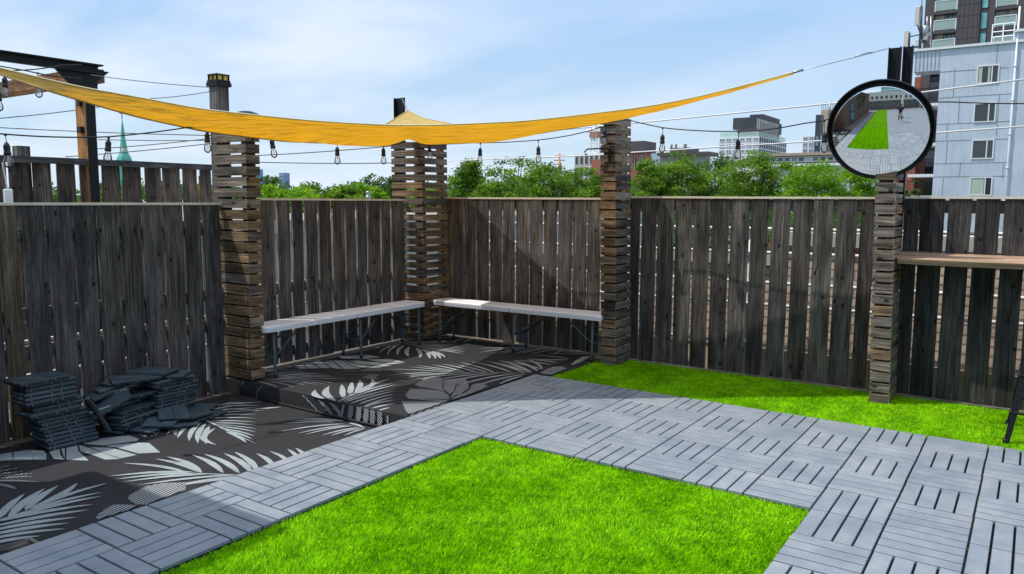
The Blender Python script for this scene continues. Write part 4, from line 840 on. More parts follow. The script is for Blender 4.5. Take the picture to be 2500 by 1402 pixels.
sp = [ony(a, c, YB) for a, c in ((1478, 300), (1530, 292), (1618, 312), (1700, 319), (1803, 321), (1880, 316), (1960, 302), (2012, 294), (2030, 289))]
bl = [(ony(1618, 312, YB), .060, (0, 0)), (ony(1803, 322, YB), .065, (.0, 0)), (ony(2013, 294, YB), .088, (.04, 0)), (ony(1476, 316, 2.12), .004, (0, 0))]
string('festoon string of clear bulbs between the middle pillar and the round mirror', sp, bl)
string('black festoon cable leaving the round mirror towards the right edge', [ony(2270, 249, 2.3), ony(2320, 249, 2.3), ony(2520, 253, 2.3), ony(2700, 250, 2.3)], [(ony(2660, 251, 2.3), .05, (0, 0))])
XF = -3.2
string('black festoon cables tangled beside the pergola corner, upper left', [onx(-60, 150, XF), onx(20, 165, XF), onx(60, 172, XF), onx(130, 186, XF), onx(200, 192, XF)], [(onx(10, 172, XF), .05, (0, 0)), (onx(92, 178, XF), .04, (.0, 0))])
string('thin festoon cable looping up to the pergola bracket, upper left', [onx(-60, 175, XF-.1), onx(40, 172, XF-.1), onx(90, 169, XF-.1), onx(150, 160, XF-.1), onx(200, 158, XF-.1)], [(onx(-6, 195, XF-.1), .08, (0, 0))])
for i, (a, c, dd) in enumerate((((220, 183), (520, 214), 6.6), ((520, 222), (365, 241), 6.6), ((250, 260), (0, 289), 9), ((0, 312), (515, 331), 9), ((515, 338), (230, 364), 9), ((520, 350), (160, 383), 9), ((560, 342), (240, 341), 10), ((625, 380), (965, 356), 9), ((625, 396), (965, 398), 9))):
    wire('utility_wire', [atd(*a, dd), atd(*c, dd)], .0035 if dd < 7 else .006, WIRED, ['thin wire from the pergola corner to the solar-capped post', 'thin wire running down-left from the solar-capped post', 'thin wire sloping behind the pergola post, above the spire', 'long thin wire nearly level behind the pergola post and spire', 'thin wire crossing the spire halfway up, sloping down left', 'lowest thin wire above the far fence on the left', 'thin level wire behind the hanging bulb near the spire', 'upper thin wire between the left and corner pillars', 'lower thin wire between the left and corner pillars'][i], 'wire', sag=.01)
for i, (pts, lab) in enumerate(((((1380, 316), (1560, 300), (2060, 250), (2540, 189)), 'upper pale utility cable crossing the sky behind the mirror'), (((1095, 393), (1465, 379), (1550, 372), (2040, 342), (2540, 306)), 'lower pale utility cable running behind the mirror and over the trees'))):
    P = [ony(x, y_, 6.2) for x, y_ in pts]; ff = []
    for k in range(len(P)-1):
        for t in range(5): ff.append(P[k]+(P[k+1]-P[k])*t/5)
    ff.append(P[-1]); wire('utility_cable', ff, .0095, WIREW, lab, 'cable')

# ================================================================== BEHIND THE FENCES
# parapet with coping and pipe guard rail
r = empty('brick_parapet', (.5, 3.2, -.2), 'low brick parapet with concrete coping seen through the gaps of the long fence', 'wall')
b = MB(); b.box((-.95, 3.25, .30), (3.4, .25, 1.0)); b.box((4.0, 3.25, .38), (6.5, .25, 1.2)); b.build('wall', BRICK, r)
b = MB(); b.box((-.95, 3.24, .855), (3.42, .31, .10)); b.box((4.0, 3.24, 1.035), (6.52, .31, .11)); b.build('coping', CONC, r)
b = MB(); b.box((2.2, 2.93, -.02), (9, .03, .30)); tag(b.build('kick_board', CREAM), 'cream board low behind the long fence, glimpsed between its boards', 'board')
r = empty('pipe_railing', (.5, 2.8, 0), 'white pipe guard railing behind the board fence', 'railing')
for z in (1.13, .94, .70, .52, .20): b = MB(); b.tube([(-2.4, 2.8, z-.02), (8, 2.8, z+.015)], .014, 8); b.build('rail', PIPE, r)
for x in (-1.6, .62, 3.3, 5.4): b = MB(); b.tube([(x, 2.83, -.1), (x, 2.83, 1.13)], .016, 8); b.build('post', PIPE, r)
r = empty('pipe_railing', (-2.8, -1, 0), 'pale pipe railing behind the dark left fence, glimpsed between its boards', 'railing')
for z in (.62, .42, .20): b = MB(); b.tube([(-2.75, -3.2, z), (-2.75, 2.3, z)], .012, 8); b.build('rail', PIPE, r)
# neighbouring roof
nb = empty('neighbour_roof', (-8, 5, 0), 'flat gravel roof with pale wall below, seen through gaps behind the left bench', 'building')
b = MB(); e0 = onz(640, 541, 1.08); e1 = onz(1120, 522, 1.08)
b.poly([(-4.0, 1.2, 1.08), (-2.9, 14, 1.08), (-20, 30, 1.08), (-30, 6, 1.08), (-14, -3, 1.08), (-4.6, 0.6, 1.08)][::-1] and [(-4.3, 1.6, 1.08), (-4.3, 12, 1.08), (-26, 12, 1.08), (-26, -2, 1.08), (-6.6, -2, 1.08), (-6.6, 1.6, 1.08)]); b.build('roof', GRAVEL, nb)
b = MB(); b.box((-15.3, 6.8, -4.3), (22, 10.4, 10.7)); b.build('wall', GREYW, nb)
b = MB(); b.box((-4.30, 6.8, 1.03), (.10, 10.5, .14)); b.build('parapet', GREYW, nb)
b = MB(); v0 = atd(899, 486, 12); b.lathe((v0[0], v0[1], 1.08), [(.034, 0), (.034, v0[2]-1.08), (.042, v0[2]-1.08+.01), (.042, v0[2]-1.08+.045), (.027, v0[2]-1.08+.05), (.027, v0[2]-1.08+.08), (.036, v0[2]-1.08+.085), (.036, v0[2]-1.08+.105), (.03, v0[2]-1.08+.12)], 16)
tag(b.build('roof_vent', GALV), 'small silver roof vent peeping over the fence behind the left bench', 'vent')
b = MB(); c = atd(655, 515, 8.5); b.box((c[0], c[1], c[2]), (.30, .30, .22), tint=(1.6, 1.0, .65)); tag(b.build('crate', WOOD), 'small brown wooden crate behind the fence next to the left pillar', 'crate')
# second fence
XS = -5.40; eds = [(-60, -30), (-15, 17), (24, 70), (82, 126), (141, 185), (197, 241), (251, 294), (302, 345), (356, 394), (398.5, 440), (448, 481), (490, 516), (524, 560)]
e2 = [(onx(a, 450, XS)[1], onx(c, 450, XS)[1]) for a, c in eds]
f2 = empty('fence_section', (XS, 0, 0), 'taller brown board fence standing beyond the dark left fence', 'fence'); b = MB()
zt = onx(250, 392, XS)[2]
for (a, c) in e2: b.plank((XS, (a+c)/2, -.6), (XS, (a+c)/2, zt-.03), Y_, c-a, (1, 0, 0), .02, seg=6, jit=.002, tint=(lambda t: (t*1.25, t*.92, t*.76))(random.uniform(.5, .85)))
b.build('boards', WOOD, f2); b = MB()
for (a, c), (a2, c2) in zip(e2[:-1], e2[1:]): m_ = (c+a2)/2-.05; b.plank((XS-.12, m_, -.6), (XS-.12, m_, zt-.12), Y_, .085, (1, 0, 0), .02, seg=4, tint=random.choice([(1.5, .8, .42), (1.2, .9, .7), (.9, .85, .8)]))
b.build('back_boards', WOOD, f2)
b = MB(); b.plank((XS+.06, e2[0][0], zt-.025), (XS+.06, e2[-1][1], zt-.025), Z_, .062, (1, 0, 0), .04, seg=6, jit=.001, tint=(.62, .6, .58)); b.build('top_rail', WOOD, f2)
b = MB(); pp = onx(52, 370, XS-.1); b.box((pp[0], pp[1], pp[2]-.3), (.11, .11, .7), tint=(1, .95, .85)); tag(b.build('timber_post', WOOD), 'grey square timber post top showing above the far brown fence', 'post')
b = MB(); c = onx(20, 480, -2.55); b.box(c, (.02, .045, .09), cham=.006); b.tube([c+V(0, 0, .04), c+V(0, -.02, .2), onx(14, 400, -2.55)], .004, 5); tag(b.build('hanging_tag', WHITE), 'small white plastic piece hanging on a cord above the dark left fence', 'tag')
# pergola
pg = empty('pergola', (XS+.02, 1, 0), 'dark-topped timber pergola corner with one orange-brown post, beyond the left fence', 'pergola')
T_ = (1.5, .68, .25); XP = XS-.0
b = MB(); q0 = onx(190, 300, XP); q1 = onx(233, 300, XP); yc = (q0[1]+q1[1])/2; xw = .125
pz = onx(215, 178, XP)[2]
b.plank((XP-.015, yc-.045, -.6), (XP-.015, yc-.045, pz), X_, .20, (0, -1, 0), .09, seg=5, tint=(2.6, 1.25, .45)); b.build('post', WOOD, pg)
b = MB(); b.box((XP+.02+xw/2+.004, yc, (pz-.62)/2), (.006, .094, pz+.56)); b.build('post_shaded_side', BLACK, pg)  # black sheet stands in for the shade on the post's side face
b = MB(); z1 = onx(240, 157, XP+.12)[2]; ye = onx(241, 157, XP+.12)[1]; b.box((XP+.12, ye-2.22, z1-.062), (.045, 4.4, .075)); b.box((XP+.12, ye-2.2, z1-.018), (.14, 4.42, .014)); b.build('front_beam', BLACK, pg)
b = MB(); b.plank((XP+.1, yc-.04, pz-.03), (XP-3.2, yc-.04, pz-.03), Z_, .13, (0, -1, 0), .05, seg=3, tint=(1.4, .75, .35)); b.plank((XP+.1, yc+.10, pz-.03), (XP-3.2, yc+.10, pz-.03), Z_, .13, (0, -1, 0), .05, seg=3, tint=(1.2, .7, .35)); b.build('cross_beam', WOOD, pg)
b = MB(); b.poly([(XP+.105, yc-.36, pz+.02), (XP+.105, yc+.2, pz+.02), (XP+.105, yc+.08, pz-.08), (XP+.105, yc+.06, pz-.28), (XP+.105, yc-.06, pz-.28)], th=.02, nrm=X_); b.build('bracket', BLACK, pg)
for zz in (.80, .58): pass
b = MB(); c = onx(190, 222, XP); b.box((XP+.0, c[1]+.02, c[2]), (.05, .05, .30)); b.box((XP+.0, c[1]+.02, c[2]-.38), (.07, .07, .06)); b.build('clamp', BLACK, pg)

# ================================================================== DISTANT BUILDINGS
def zface(xa, y, plane, ax): return (ony if ax == 'Y' else onx)(xa, y, plane)
def window(par, o, u, nrm, w, h, fr, gl, fw=.08, mull=(), curt=None):
    """opening frame standing proud of the wall, pane set in it; o = lower left corner of the opening on the wall face"""
    o, u, nrm = np.array(o, float), np.array(u, float), np.array(nrm, float); R = np.column_stack([u, nrm, Z_]); b = MB()
    def bx(x0, x1, z0, z1, d0, d1, m=0, mbb=None): (mbb or b).box(o+u*(x0+x1)/2+Z_*(z0+z1)/2+nrm*(d0+d1)/2, (x1-x0, d1-d0, z1-z0), R=R, mat=m)
    bx(0, w, 0, fw, -.02, .06); bx(0, w, h-fw, h, -.02, .06); bx(0, fw, fw, h-fw, -.02, .06); bx(w-fw, w, fw, h-fw, -.02, .06)
    for m_ in mull: bx(m_*w-fw/2, m_*w+fw/2, fw, h-fw, -.02, .05)
    f = b.build('window', fr, par); p = MB(); bx(fw, w-fw, fw, h-fw, -.01, .02, 0, p); p.build('pane', gl, f)
    if curt:
        for (a, c) in curt:
            q = MB(); bx(a*w+fw, c*w-fw, fw, h-fw, .021, .026, 0, q); q.build('curtain', CURT, f)
    return f
# pale metal-clad building with balcony recess
YC = 58.; cb = empty('clad_building', (3, YC, -9.5), 'pale blue metal-clad apartment block behind the right fence, balcony recess on its left', 'building')
def cp_(x, y): return ony(x, y, YC)
ztop_ = cp_(2300, 118)[2]; zband = cp_(2240, 176)[2]; xl = cp_(2232, 150)[0]; xr = cp_(2287, 300)[0]; xR = 14.; xpipe = cp_(2472, 250)[0]
b = MB(); b.box(((xr+xR)/2, YC+5, (ztop_-9.5)/2-.05), (xR-xr, 10, ztop_+9.4)); b.box(((xl+xr)/2-.005, YC+.9, (ztop_+zband)/2-.05), (xr-xl-.01, 1.8, ztop_-zband-.1)); b.build('wall', CLAD, cb)
b = MB(); b.box(((xl+xR)/2-.1, YC+.9, ztop_), (xR-xl+.2, 2.1, .16)); b.build('roof_edge', WHITE, cb)
zR = cp_(2490, 78)[2]; xs2 = cp_(2476, 100)[0]; b = MB(); b.box(((xs2+xR)/2, YC+3.4, (ztop_+zR)/2+.05), (xR-xs2, 7, zR-ztop_-.1)); b.build('upper_wall', CLAD, cb); b = MB(); b.box(((xs2+xR)/2, YC+3.3, zR+.06), (xR-xs2+.1, 7.2, .16)); b.build('roof_edge', WHITE, cb)
b = MB()
for (x0, y0, x1, y1) in ((2287, 177, 2462, 165),): b.plank(cp_(x0, y0)-Y_*.01, cp_(x1, y1)-Y_*.01, Z_, .05, (0, -1, 0), .02)
def seam(xa, ya, xb, yb): P, Q = cp_(xa, ya), cp_(xb, yb); Q = V(Q[0] if abs(xa-xb) > 25 else P[0], Q[1], P[2] if abs(xa-xb) > 25 else Q[2]); b.plank(P-Y_*.012, Q-Y_*.012, Z_ if abs(xa-xb) > 25 else X_, .035, (0, -1, 0), .02)
for s in ((2287, 240, 2472, 222), (2285, 304, 2470, 300), (2283, 345, 2465, 331), (2281, 400, 2462, 390), (2279, 432, 2460, 436), (2332, 165, 2330, 238), (2436, 108, 2434, 165), (2343, 240, 2341, 300), (2313, 345, 2311, 398), (2345, 395, 2343, 432), (2440, 232, 2438, 330), (2303, 434, 2301, 485), (2450, 400, 2449, 436), (2313, 306, 2312, 340)): seam(*s)
b.build('seams', SEAM, cb)
b = MB()
for k in range(7): x = xl+(xr-xl)*(k+.5)/7; b.box((x, YC-.01, (ztop_+zband)/2-.06), (.03, .03, ztop_-zband-.2))
b.build('ribs', SEAM, cb)
for (x0, y0, x1, y1, k) in ((2383, 206, 2441, 157, 0), (2375, 300, 2433, 250, 1), (2370, 389, 2428, 340, 2), (2365, 478, 2424, 432, 3)):
    P, Q = cp_(x0, y0), cp_(x1, y1); window(cb, P, X_, -Y_, Q[0]-P[0], Q[2]-P[2], WHITE, GLASS, .07, (.68,), [[(.02, .30), (.45, .66)], [(.0, .12)], [(0, .08)], [(0, .68)]][k])
b = MB(); b.tube([(xpipe, YC-.12, -6), (xpipe, YC-.12, zR+1.6)], .055, 8)
for z in np.arange(-3, zR, 2.2): b.tube([(xpipe, YC-.12, z), (xpipe, YC-.12, z+.12)], .08, 8)
b.build('downpipe', WHITE, cb)
# balcony recess
b = MB(); b.box(((xl+xr)/2-.3, YC+3.2, -2), (xr-xl+.6-.02, .3, 2*zband)); b.box(((xl+xr)/2-.3, YC+3.2, -4), (xr-xl+.6-.03, .28, 12)); b.build('recess_wall', BRICKR, cb)
b = MB(); b.box((xl+.05, YC+2.6, zband/2-4), (.4, 1.2, zband+8-.1)); b.build('brick_pier', BRICKR, cb)
for (yy, hh) in ((252, 1), (349, 1), (425, 1), (478, 1)):
    z0 = cp_(2260, yy)[2]
    b = MB(); b.box(((xl+xr)/2, YC+1.6, z0-.10), (xr-xl-.02, 2.9, .2)); b.build('balcony_slab', WHITE, cb)
    b = MB()
    for k in range(16): b.box((xl+.05+(xr-xl-.1)*k/15, YC+.16, z0+.5), (.03, .03, 1.0))
    b.box(((xl+xr)/2, YC+.16, z0+1.02), (xr-xl-.04, .05, .05)); b.build('balcony_rail', BLACK, cb)
    b = MB(); b.box((xl+.55*(xr-xl)+.3, YC+3.03, z0+1.1), (.9, .04, 2.1)); b.build('balcony_door', GLASS, cb)
# brown tower behind it
YT = 98.; tb = empty('brown_tower', (5, YT, -9.5), 'dark brown clad residential tower with glass balconies behind the pale clad block', 'building')
def tp(x, y): return ony(x, y, YT)
xa = tp(2256, 60)[0]; ztt = tp(2300, -140)[2]; b = MB()
def seg(x0, x1, mat=None, y0=0, dep=8): P, Q = tp(x0, 60)[0], tp(x1, 60)[0]; return P, Q
bal1 = seg(2279, 2335); 
def col(x0, x1, yoff=0): b.box(((x0+x1)/2, YT+5+yoff, (ztt-9.5)/2), (x1-x0-.01, 10, ztt+9.5))
x_a, x_b = bal1; w1 = tp(2391, 60)[0]; w2 = tp(2412, 60)[0]; b1 = tp(2427, 60)[0]; b2 = tp(2482, 60)[0]
col(xa, x_a); col(x_b, w1); col(w2, b1); col(b2, b2+.8); col(x_a, x_b, 1.6); col(b1, 24, 1.8); col(w1, w2, .25); b.build('wall', DARKB, tb)
b = MB()
for k in range(5): x = x_b+(w1-x_b)*(k+.5)/5; b.box((x, YT-.01, ztt/2), (.05, .03, ztt))
for k in range(8): b.box(((x_b+w1)/2, YT-.012, tp(2360, 10+k*28)[2]), (w1-x_b-.05, .02, .05))
b.build('panel_joints', CHAR, tb)
fl_ = abs(tp(2300, 62)[2]-tp(2300, 14.5)[2])
for k in range(-2, 3):
    z0 = tp(2307, 74.5)[2]-k*(-fl_)
    for (xx0, xx1, dz) in ((x_a, x_b, 0), (b1, b2, -.25)):
        b = MB(); b.box(((xx0+xx1)/2, YT+.8, z0-.15+dz), (xx1-xx0-.04, 1.65, .3)); b.build('balcony_slab', DARKB, tb)
        b = MB(); b.box(((xx0+xx1)/2, YT+.04, z0+.60+dz), (xx1-xx0-.1, .04, 1.0)); b.build('balcony_glass', BALC, tb)
        b = MB(); b.box(((xx0+xx1)/2, YT+.04, z0+1.16+dz), (xx1-xx0-.04, .10, .09)); b.box((xx0+.06, YT+.04, z0+.55+dz), (.09, .10, 1.1)); b.box((xx1-.06, YT+.04, z0+.55+dz), (.09, .10, 1.1)); b.build('handrail', WHITE, tb)
        b = MB(); b.box((xx0+.5, YT+.95, z0+1.2+dz), (.95, .06, 2.35)); b.box((xx1-.45 if dz else xx0+.5, YT+.93, z0+1.2+dz), (.8 if dz else .9, .06, 2.3)); b.build('pale_panel', OFFW, tb)
        window(tb, (xx0+1.05, YT+1.02, z0+.1+dz), X_, -Y_, (xx1-xx0-1.15)*(1 if not dz else .5), 2.2, WHITE, GLASSB, .07, (.45, .8) if not dz else ())
for k, (yy0, yy1) in enumerate(((20, -22), (70, 28), (107, 78))):
    window(tb, (w1+.08, YT+.24, tp(2400, yy0)[2]), X_, -Y_, w2-w1-.16, tp(2400, yy1)[2]-tp(2400, yy0)[2], CHAR, GLASSG, .06)
# roof rail next to the tower, on the clad building
b = MB(); rz = ztop_+.1
xg0, xg1 = cp_(2416, 90)[0], cp_(2472, 80)[0]
for z in (.2, .75, 1.1, 1.6): b.tube([(xg0, YC+2.5, rz+z), (xg1, YC+2.5, rz+z)], .035, 5)
for x in (xg0, (xg0+xg1)/2, xg1): b.tube([(x, YC+2.5, rz), (x, YC+2.5, rz+1.6)], .04, 5)
b.build('roof_rail', WHITE, cb)
# antenna mast
am = empty('antenna_mast', cp_(2245, 118), 'rooftop phone antennas on dark poles at the left end of the clad block roof', 'antenna')
def ap(x, y): return ony(x, y, YC+.9)
b = MB(); b.tube([ap(2246, 122), ap(2250, 15)], .10, 6); b.tube([ap(2250, 15), ap(2252, -10)], .03, 5); b.tube([ap(2219, 118), ap(2221, 80)], .07, 6); b.tube([ap(2220, 90), ap(2246, 85)], .05, 5); b.tube([ap(2228, 116), ap(2250, 113)], .08, 6); b.tube([ap(2248, 98), ap(2270, 118)], .09, 6); b.tube([ap(2240, 60), ap(2246, 80), ap(2262, 108)], .05, 5); b.tube([ap(2246, 122), ap(2236, 124)], .12, 6); b.tube([ap(2246, 122), ap(2256, 123)], .12, 6); b.build('pole', CHAR, am)
for (x, y0, y1, w) in ((2239, 62, 17, .5), (2212, 116, 75, .5), (2238, 110, 97, .35)):
    q = MB(); P, Q = ap(x, y0), ap(x+1, y1); q.box((P+Q)/2, (w*.55, w*.4, abs(Q[2]-P[2])), cham=.03); q.build('antenna_panel', OFFW, am)
b = MB(); b.tube([ap(2271, 118), ap(2273, 40)], .06, 6); b.tube([ap(2262, 84), ap(2264, 40)], .06, 6); b.lathe(ap(2259, 80), [(.2, -.5), (.22, .4), (.1, .5)], 10); b.box(ap(2267, 84), (.3, .2, .25)); b.build('pole', GALV, am)

def block(label, px, yt, D, mat, name='building', xl_=None, xr_=None, zb=-9.5, cat='building'):
    """box building: nearest vertical edge at pixel px with roof at yt, left face along X to xl_, right face along Y to xr_"""
    C0 = atd(px, yt, D); Lp = ony(xl_, yt, C0[1])[0] if xl_ is not None else C0[0]-8; Rp = onx(xr_, yt, C0[0])[1] if xr_ is not None else C0[1]+12
    root = empty(name, (C0[0], C0[1], zb), label, cat); b = MB(); b.box(((Lp+C0[0])/2, (C0[1]+Rp)/2, (C0[2]+zb)/2), (C0[0]-Lp, Rp-C0[1], C0[2]-zb)); b.build('wall', mat, root)
    return root, C0, Lp, Rp
# white grid apartment building
wb, C0, Lp, Rp = block('white grid-fronted apartment building with a charcoal penthouse above the trees', 1854, 333, 170, WHITE, 'apartment_building', 1756, 1921)
rowh = abs(atd(1854, 333, 170)[2]-atd(1854, 347.3, 170)[2])
nL = 6; wl = (C0[0]-Lp)/nL
for r_ in range(5):
    for c_ in range(nL): window(wb, (Lp+wl*c_+wl*.12, C0[1]-.03, C0[2]-rowh*(r_+1)+rowh*.12+.1), X_, -Y_, wl*.78, rowh*.66, WHITE, GLASSB, .12, (.5,))
nR = 13; wr_ = (Rp-C0[1])/nR
for r_ in range(4):
    for c_ in range(nR): window(wb, (C0[0]+.03, C0[1]+wr_*c_+wr_*.2, C0[2]-rowh*(r_+1)+rowh*.12), Y_, X_, wr_*.5, rowh*.76, CHAR, GLASS, .10)
rt = 0
zP1 = atd(1854, 310, 170)[2]; b = MB(); b.box(((Lp+C0[0])/2+1.2, (C0[1]+Rp)/2, (C0[2]+zP1)/2), ((C0[0]-Lp)-5, (Rp-C0[1])-3.5, zP1-C0[2]-.02)); b.build('setback_storey', CHAR, wb)
for c_ in range(12): window(wb, (C0[0]-1.30+.03, C0[1]+2.2+((Rp-C0[1])-5)*c_/12, C0[2]+.5), Y_, X_, 1.0, 3.6, WHITE, GLASS, .1)
b = MB(); b.box(((Lp+C0[0])/2, C0[1]+.25, C0[2]+.55), (C0[0]-Lp-.4, .08, 1.1)); b.box((C0[0]-.3, (C0[1]+Rp)/2, C0[2]+.55), (.08, Rp-C0[1]-.6, 1.1)); b.build('terrace_glass', BALC, wb)
zP2 = atd(1854, 287, 175)[2]; xP0 = ony(1793, 300, C0[1]+5)[0]; xP1 = C0[0]-1.8; b = MB(); b.box(((xP0+xP1)/2, C0[1]+14, (zP1+zP2)/2), (xP1-xP0, 20, zP2-zP1)); b.build('penthouse', CHAR, wb)
b = MB(); b.box(((xP0+xP1)/2+1, C0[1]+16, zP2+.5), ((xP1-xP0)*.55, 14, 1.2)); b.build('penthouse_top', CHAR, wb)
# tan stair tower and smaller white grid block near the mirror
tt, T0, TL, TR = block('tan stair tower with rooftop aerials just left of the round mirror', 2040, 267, 190, TAN, 'stair_tower', 2005, 2080)
b = MB()
for k in range(9): x = TL+(T0[0]-TL)*k/8; b.tube([(x, T0[1]+.3, T0[2]), (x, T0[1]+.3, T0[2]+random.uniform(.6, 2.2))], .08, 5)
b.tube([(TL+2, T0[1], T0[2]-2.6), (TL+2, T0[1], T0[2]+2.0)], .28, 6); b.build('aerials', GALV, tt)
gb, G0, GL, GR = block('smaller white grid-fronted block with blue glass beside the tan stair tower', 2004, 331, 185, WHITE, 'apartment_building', 1960, 2060)
rowh = abs(atd(2004, 331, 185)[2]-atd(2004, 345.5, 185)[2]); wl = (G0[0]-GL)/3
for r_ in range(4):
    for c_ in range(3): window(gb, (GL+wl*c_+wl*.1, G0[1]-.03, G0[2]-rowh*(r_+1)+rowh*.1), X_, -Y_, wl*.8, rowh*.76, WHITE, GLASSB, .12, (.5,))
lb, L0, LL, LR_ = block('slim dark glass block between the small white block and the tan tower', 2004.5, 280, 184, CHAR, 'office_building', 1992, 2012)
for k in range(4): window(lb, (LL+.15, L0[1]-.03, L0[2]-3.5*(k+1)-4), X_, -Y_, L0[0]-LL-.3, 2.6, CHAR, GLASSB, .1)
# long low brick and white building
vb, V0, VL, VR = block('long low building with red brick bands and white window strips below the tan tower', 2290, 366, 120, BRICKR, 'low_building', 1882, None)
for (ya, yb) in ((372, 388), (398, 406)):
    za, zb2 = atd(2100, ya, 120)[2], atd(2100, yb, 120)[2]; b = MB(); b.box(((VL+V0[0])/2, V0[1]-.06, (za+zb2)/2), (V0[0]-VL, .12, za-zb2)); b.build('window_band', WHITE, vb)
    n = 22; ww = (V0[0]-VL)/n
    for k in range(n):
        if k % 6 == 5: continue
        window(vb, (VL+ww*k+ww*.08, V0[1]-.13, zb2+.12), X_, -Y_, ww*.84, za-zb2-.24, WHITE, GLASS if k % 3 else GLASSB, .08)
b = MB(); b.box(((VL+V0[0])/2, V0[1]-.3, atd(2100, 367, 120)[2]), (V0[0]-VL+.6, .9, .45)); b.build('eaves', TAN, vb)
lw, W0, WL, WR = block('pale blue-grey warehouse wall behind the locust trees', 2170, 401, 85, plain('pale_blue_render', (.45, .52, .57), .7, var=.05, scale=.4), 'warehouse', 1893, None)
b = MB()
for k in range(24): b.box((WL+(W0[0]-WL)*(k+.5)/24, W0[1]-.03, -2), (.06, .05, 2*W0[2]+4)); 
b.build('ribs', SEAM, lw)
b = MB(); b.box(((WL+W0[0])/2, W0[1]-.1, W0[2]+.1), (W0[0]-WL+.3, .4, .3)); b.build('roof_edge', WHITE, lw)
# building site with crane, red block, grey blocks to the right of the middle pillar
cs, S0, SL_, SR = block('unfinished concrete apartment block beside the crane, left of the middle pillar', 1475, 376, 210, OFFW, 'unfinished_building', 1403, None)
for r_ in range(3):
    for c_ in range(6): w_ = (S0[0]-SL_)/6; window(cs, (SL_+w_*c_+w_*.12, S0[1]-.05, S0[2]-3.3*(r_+1)+.5), X_, -Y_, w_*.76, 2.7, OFFW, GLASS, .12)
rb, B0, BL_, BR = block('plain red block next to the unfinished building', 1466, 389, 200, REDB, 'red_building', 1444, 1480)
db, D0, DL_, DR = block('low red and dark-topped building right of the middle pillar', 1573, 372, 220, REDB, 'red_building', 1535, 1590); b = MB(); b.box(((DL_+D0[0])/2, D0[1]+3, D0[2]+1.6), ((D0[0]-DL_)*1.2, 8, 3.1)); b.build('dark_storey', DARKB, db)
for c_ in range(3): w_ = (D0[0]-DL_)/3; window(db, (DL_+w_*c_+w_*.2, D0[1]-.05, D0[2]-5), X_, -Y_, w_*.5, 4.2, OFFW, GLASS, .12)
eb, E0, EL, ER = block('pale blue glass building behind the trees right of the middle pillar', 1612, 372, 240, plain('pale_glass_wall', (.38, .52, .58), .3, var=.1, scale=.3), 'office_building', 1573, 1640)
for c_ in range(4): w_ = (E0[0]-EL)/4; window(eb, (EL+w_*c_+w_*.1, E0[1]-.05, E0[2]-5), X_, -Y_, w_*.8, 3, WHITE, GLASSB, .12)
hb, H0, HL, HR = block('wide low dark-roofed hall with roof stacks behind the locust trees', 1728, 378, 230, GREYW, 'hall', 1618, 1735)
b = MB(); b.box(((HL+H0[0])/2, H0[1]+4, H0[2]+.4), (H0[0]-HL+2, 12, .9)); b.build('roof', DARKB, hb)
b = MB(); xx0, xx1 = ony(1632, 370, H0[1])[0], ony(1680, 370, H0[1])[0]; zz = ony(1650, 361, H0[1])[2]; b.box(((xx0+xx1)/2, H0[1]+5, (H0[2]+zz)/2), (xx1-xx0, 8, zz-H0[2])); b.build('plant_room', DARKB, hb)
for px_ in (1633, 1644, 1665, 1668): b = MB(); x = ony(px_, 365, H0[1])[0]; b.tube([(x, H0[1]+2, H0[2]), (x, H0[1]+2, zz+1.2)], .35, 8); b.build('stack', DARKB, hb)
# crane
cr_ = empty('tower_crane', atd(1452, 400, 215), 'pale tower crane standing behind the middle pillar', 'crane'); b = MB()
c0, c1 = atd(1453, 400, 215), atd(1451, 312, 215)
for (dx, dy) in ((-.9, -.9), (.9, -.9), (.9, .9), (-.9, .9)): b.tube([c0+V(dx, dy, -10), V(c0[0]+dx, c0[1]+dy, c1[2])], .2, 5)
nz = 16
for k in range(nz):
    z0 = c0[2]-4+(c1[2]-c0[2]+4)*k/nz; z1 = c0[2]-4+(c1[2]-c0[2]+4)*(k+1)/nz
    b.tube([V(c0[0]-.9, c0[1]-.9, z0), V(c0[0]+.9, c0[1]-.9, z1)], .14, 4); b.tube([V(c0[0]+.9, c0[1]-.9, z0), V(c0[0]-.9, c0[1]-.9, z0)], .14, 4)
b.build('mast', WHITE, cr_); b = MB(); m_ = V(c0[0], c0[1], atd(1452, 330, 215)[2]); b.box(m_, (2.6, 2.6, 1.6)); b.build('slewing_ring', plain('rust_red_paint', (.40, .2, .15), .6), cr_)
b = MB(); b.tube([m_+V(-3, 0, 1), m_+V(8, 4, 5)], .4, 5); b.tube([m_+V(0, 0, 1), V(c0[0], c0[1], c1[2]+3)], .35, 5); b.build('jib', WHITE, cr_)
# utility pole and spire
b = MB(); u0, u1 = atd(1367, 402, 110), atd(1366, 376, 110); b.tube([u0-V(0, 0, 5), u1], .13, 6); b.tube([u1-V(.9, 0, .3), u1+V(.9, 0, -.3)], .1, 5); b.tube([u1-V(.9, 0, .9), u1+V(.9, 0, -.9)], .08, 5); b.lathe(u0-V(0, 0, .6), [(.16, -.8), (.22, -.4), (.24, .6), (.12, 1.0)], 8)
tag(b.build('utility_pole', plain('orange_timber', (.45, .2, .1), .7)), 'short wooden utility pole rising from the trees left of the middle pillar', 'pole')
cs = empty('church_spire', atd(304, 385, 300), 'green copper church spire with a cross on the far left', 'church'); s0 = atd(303, 390, 300); prof = []
zt0 = s0[2]; 
def sw(px): return px/1878*300
for (yy, hw) in ((505, 18), (398, 18), (390, 17), (384, 15), (377, 11.5), (371, 9), (362, 7.8), (340, 5.2), (310, 2.6), (292, .5)): prof.append((sw(hw)*1.06, atd(301, yy, 300)[2]))
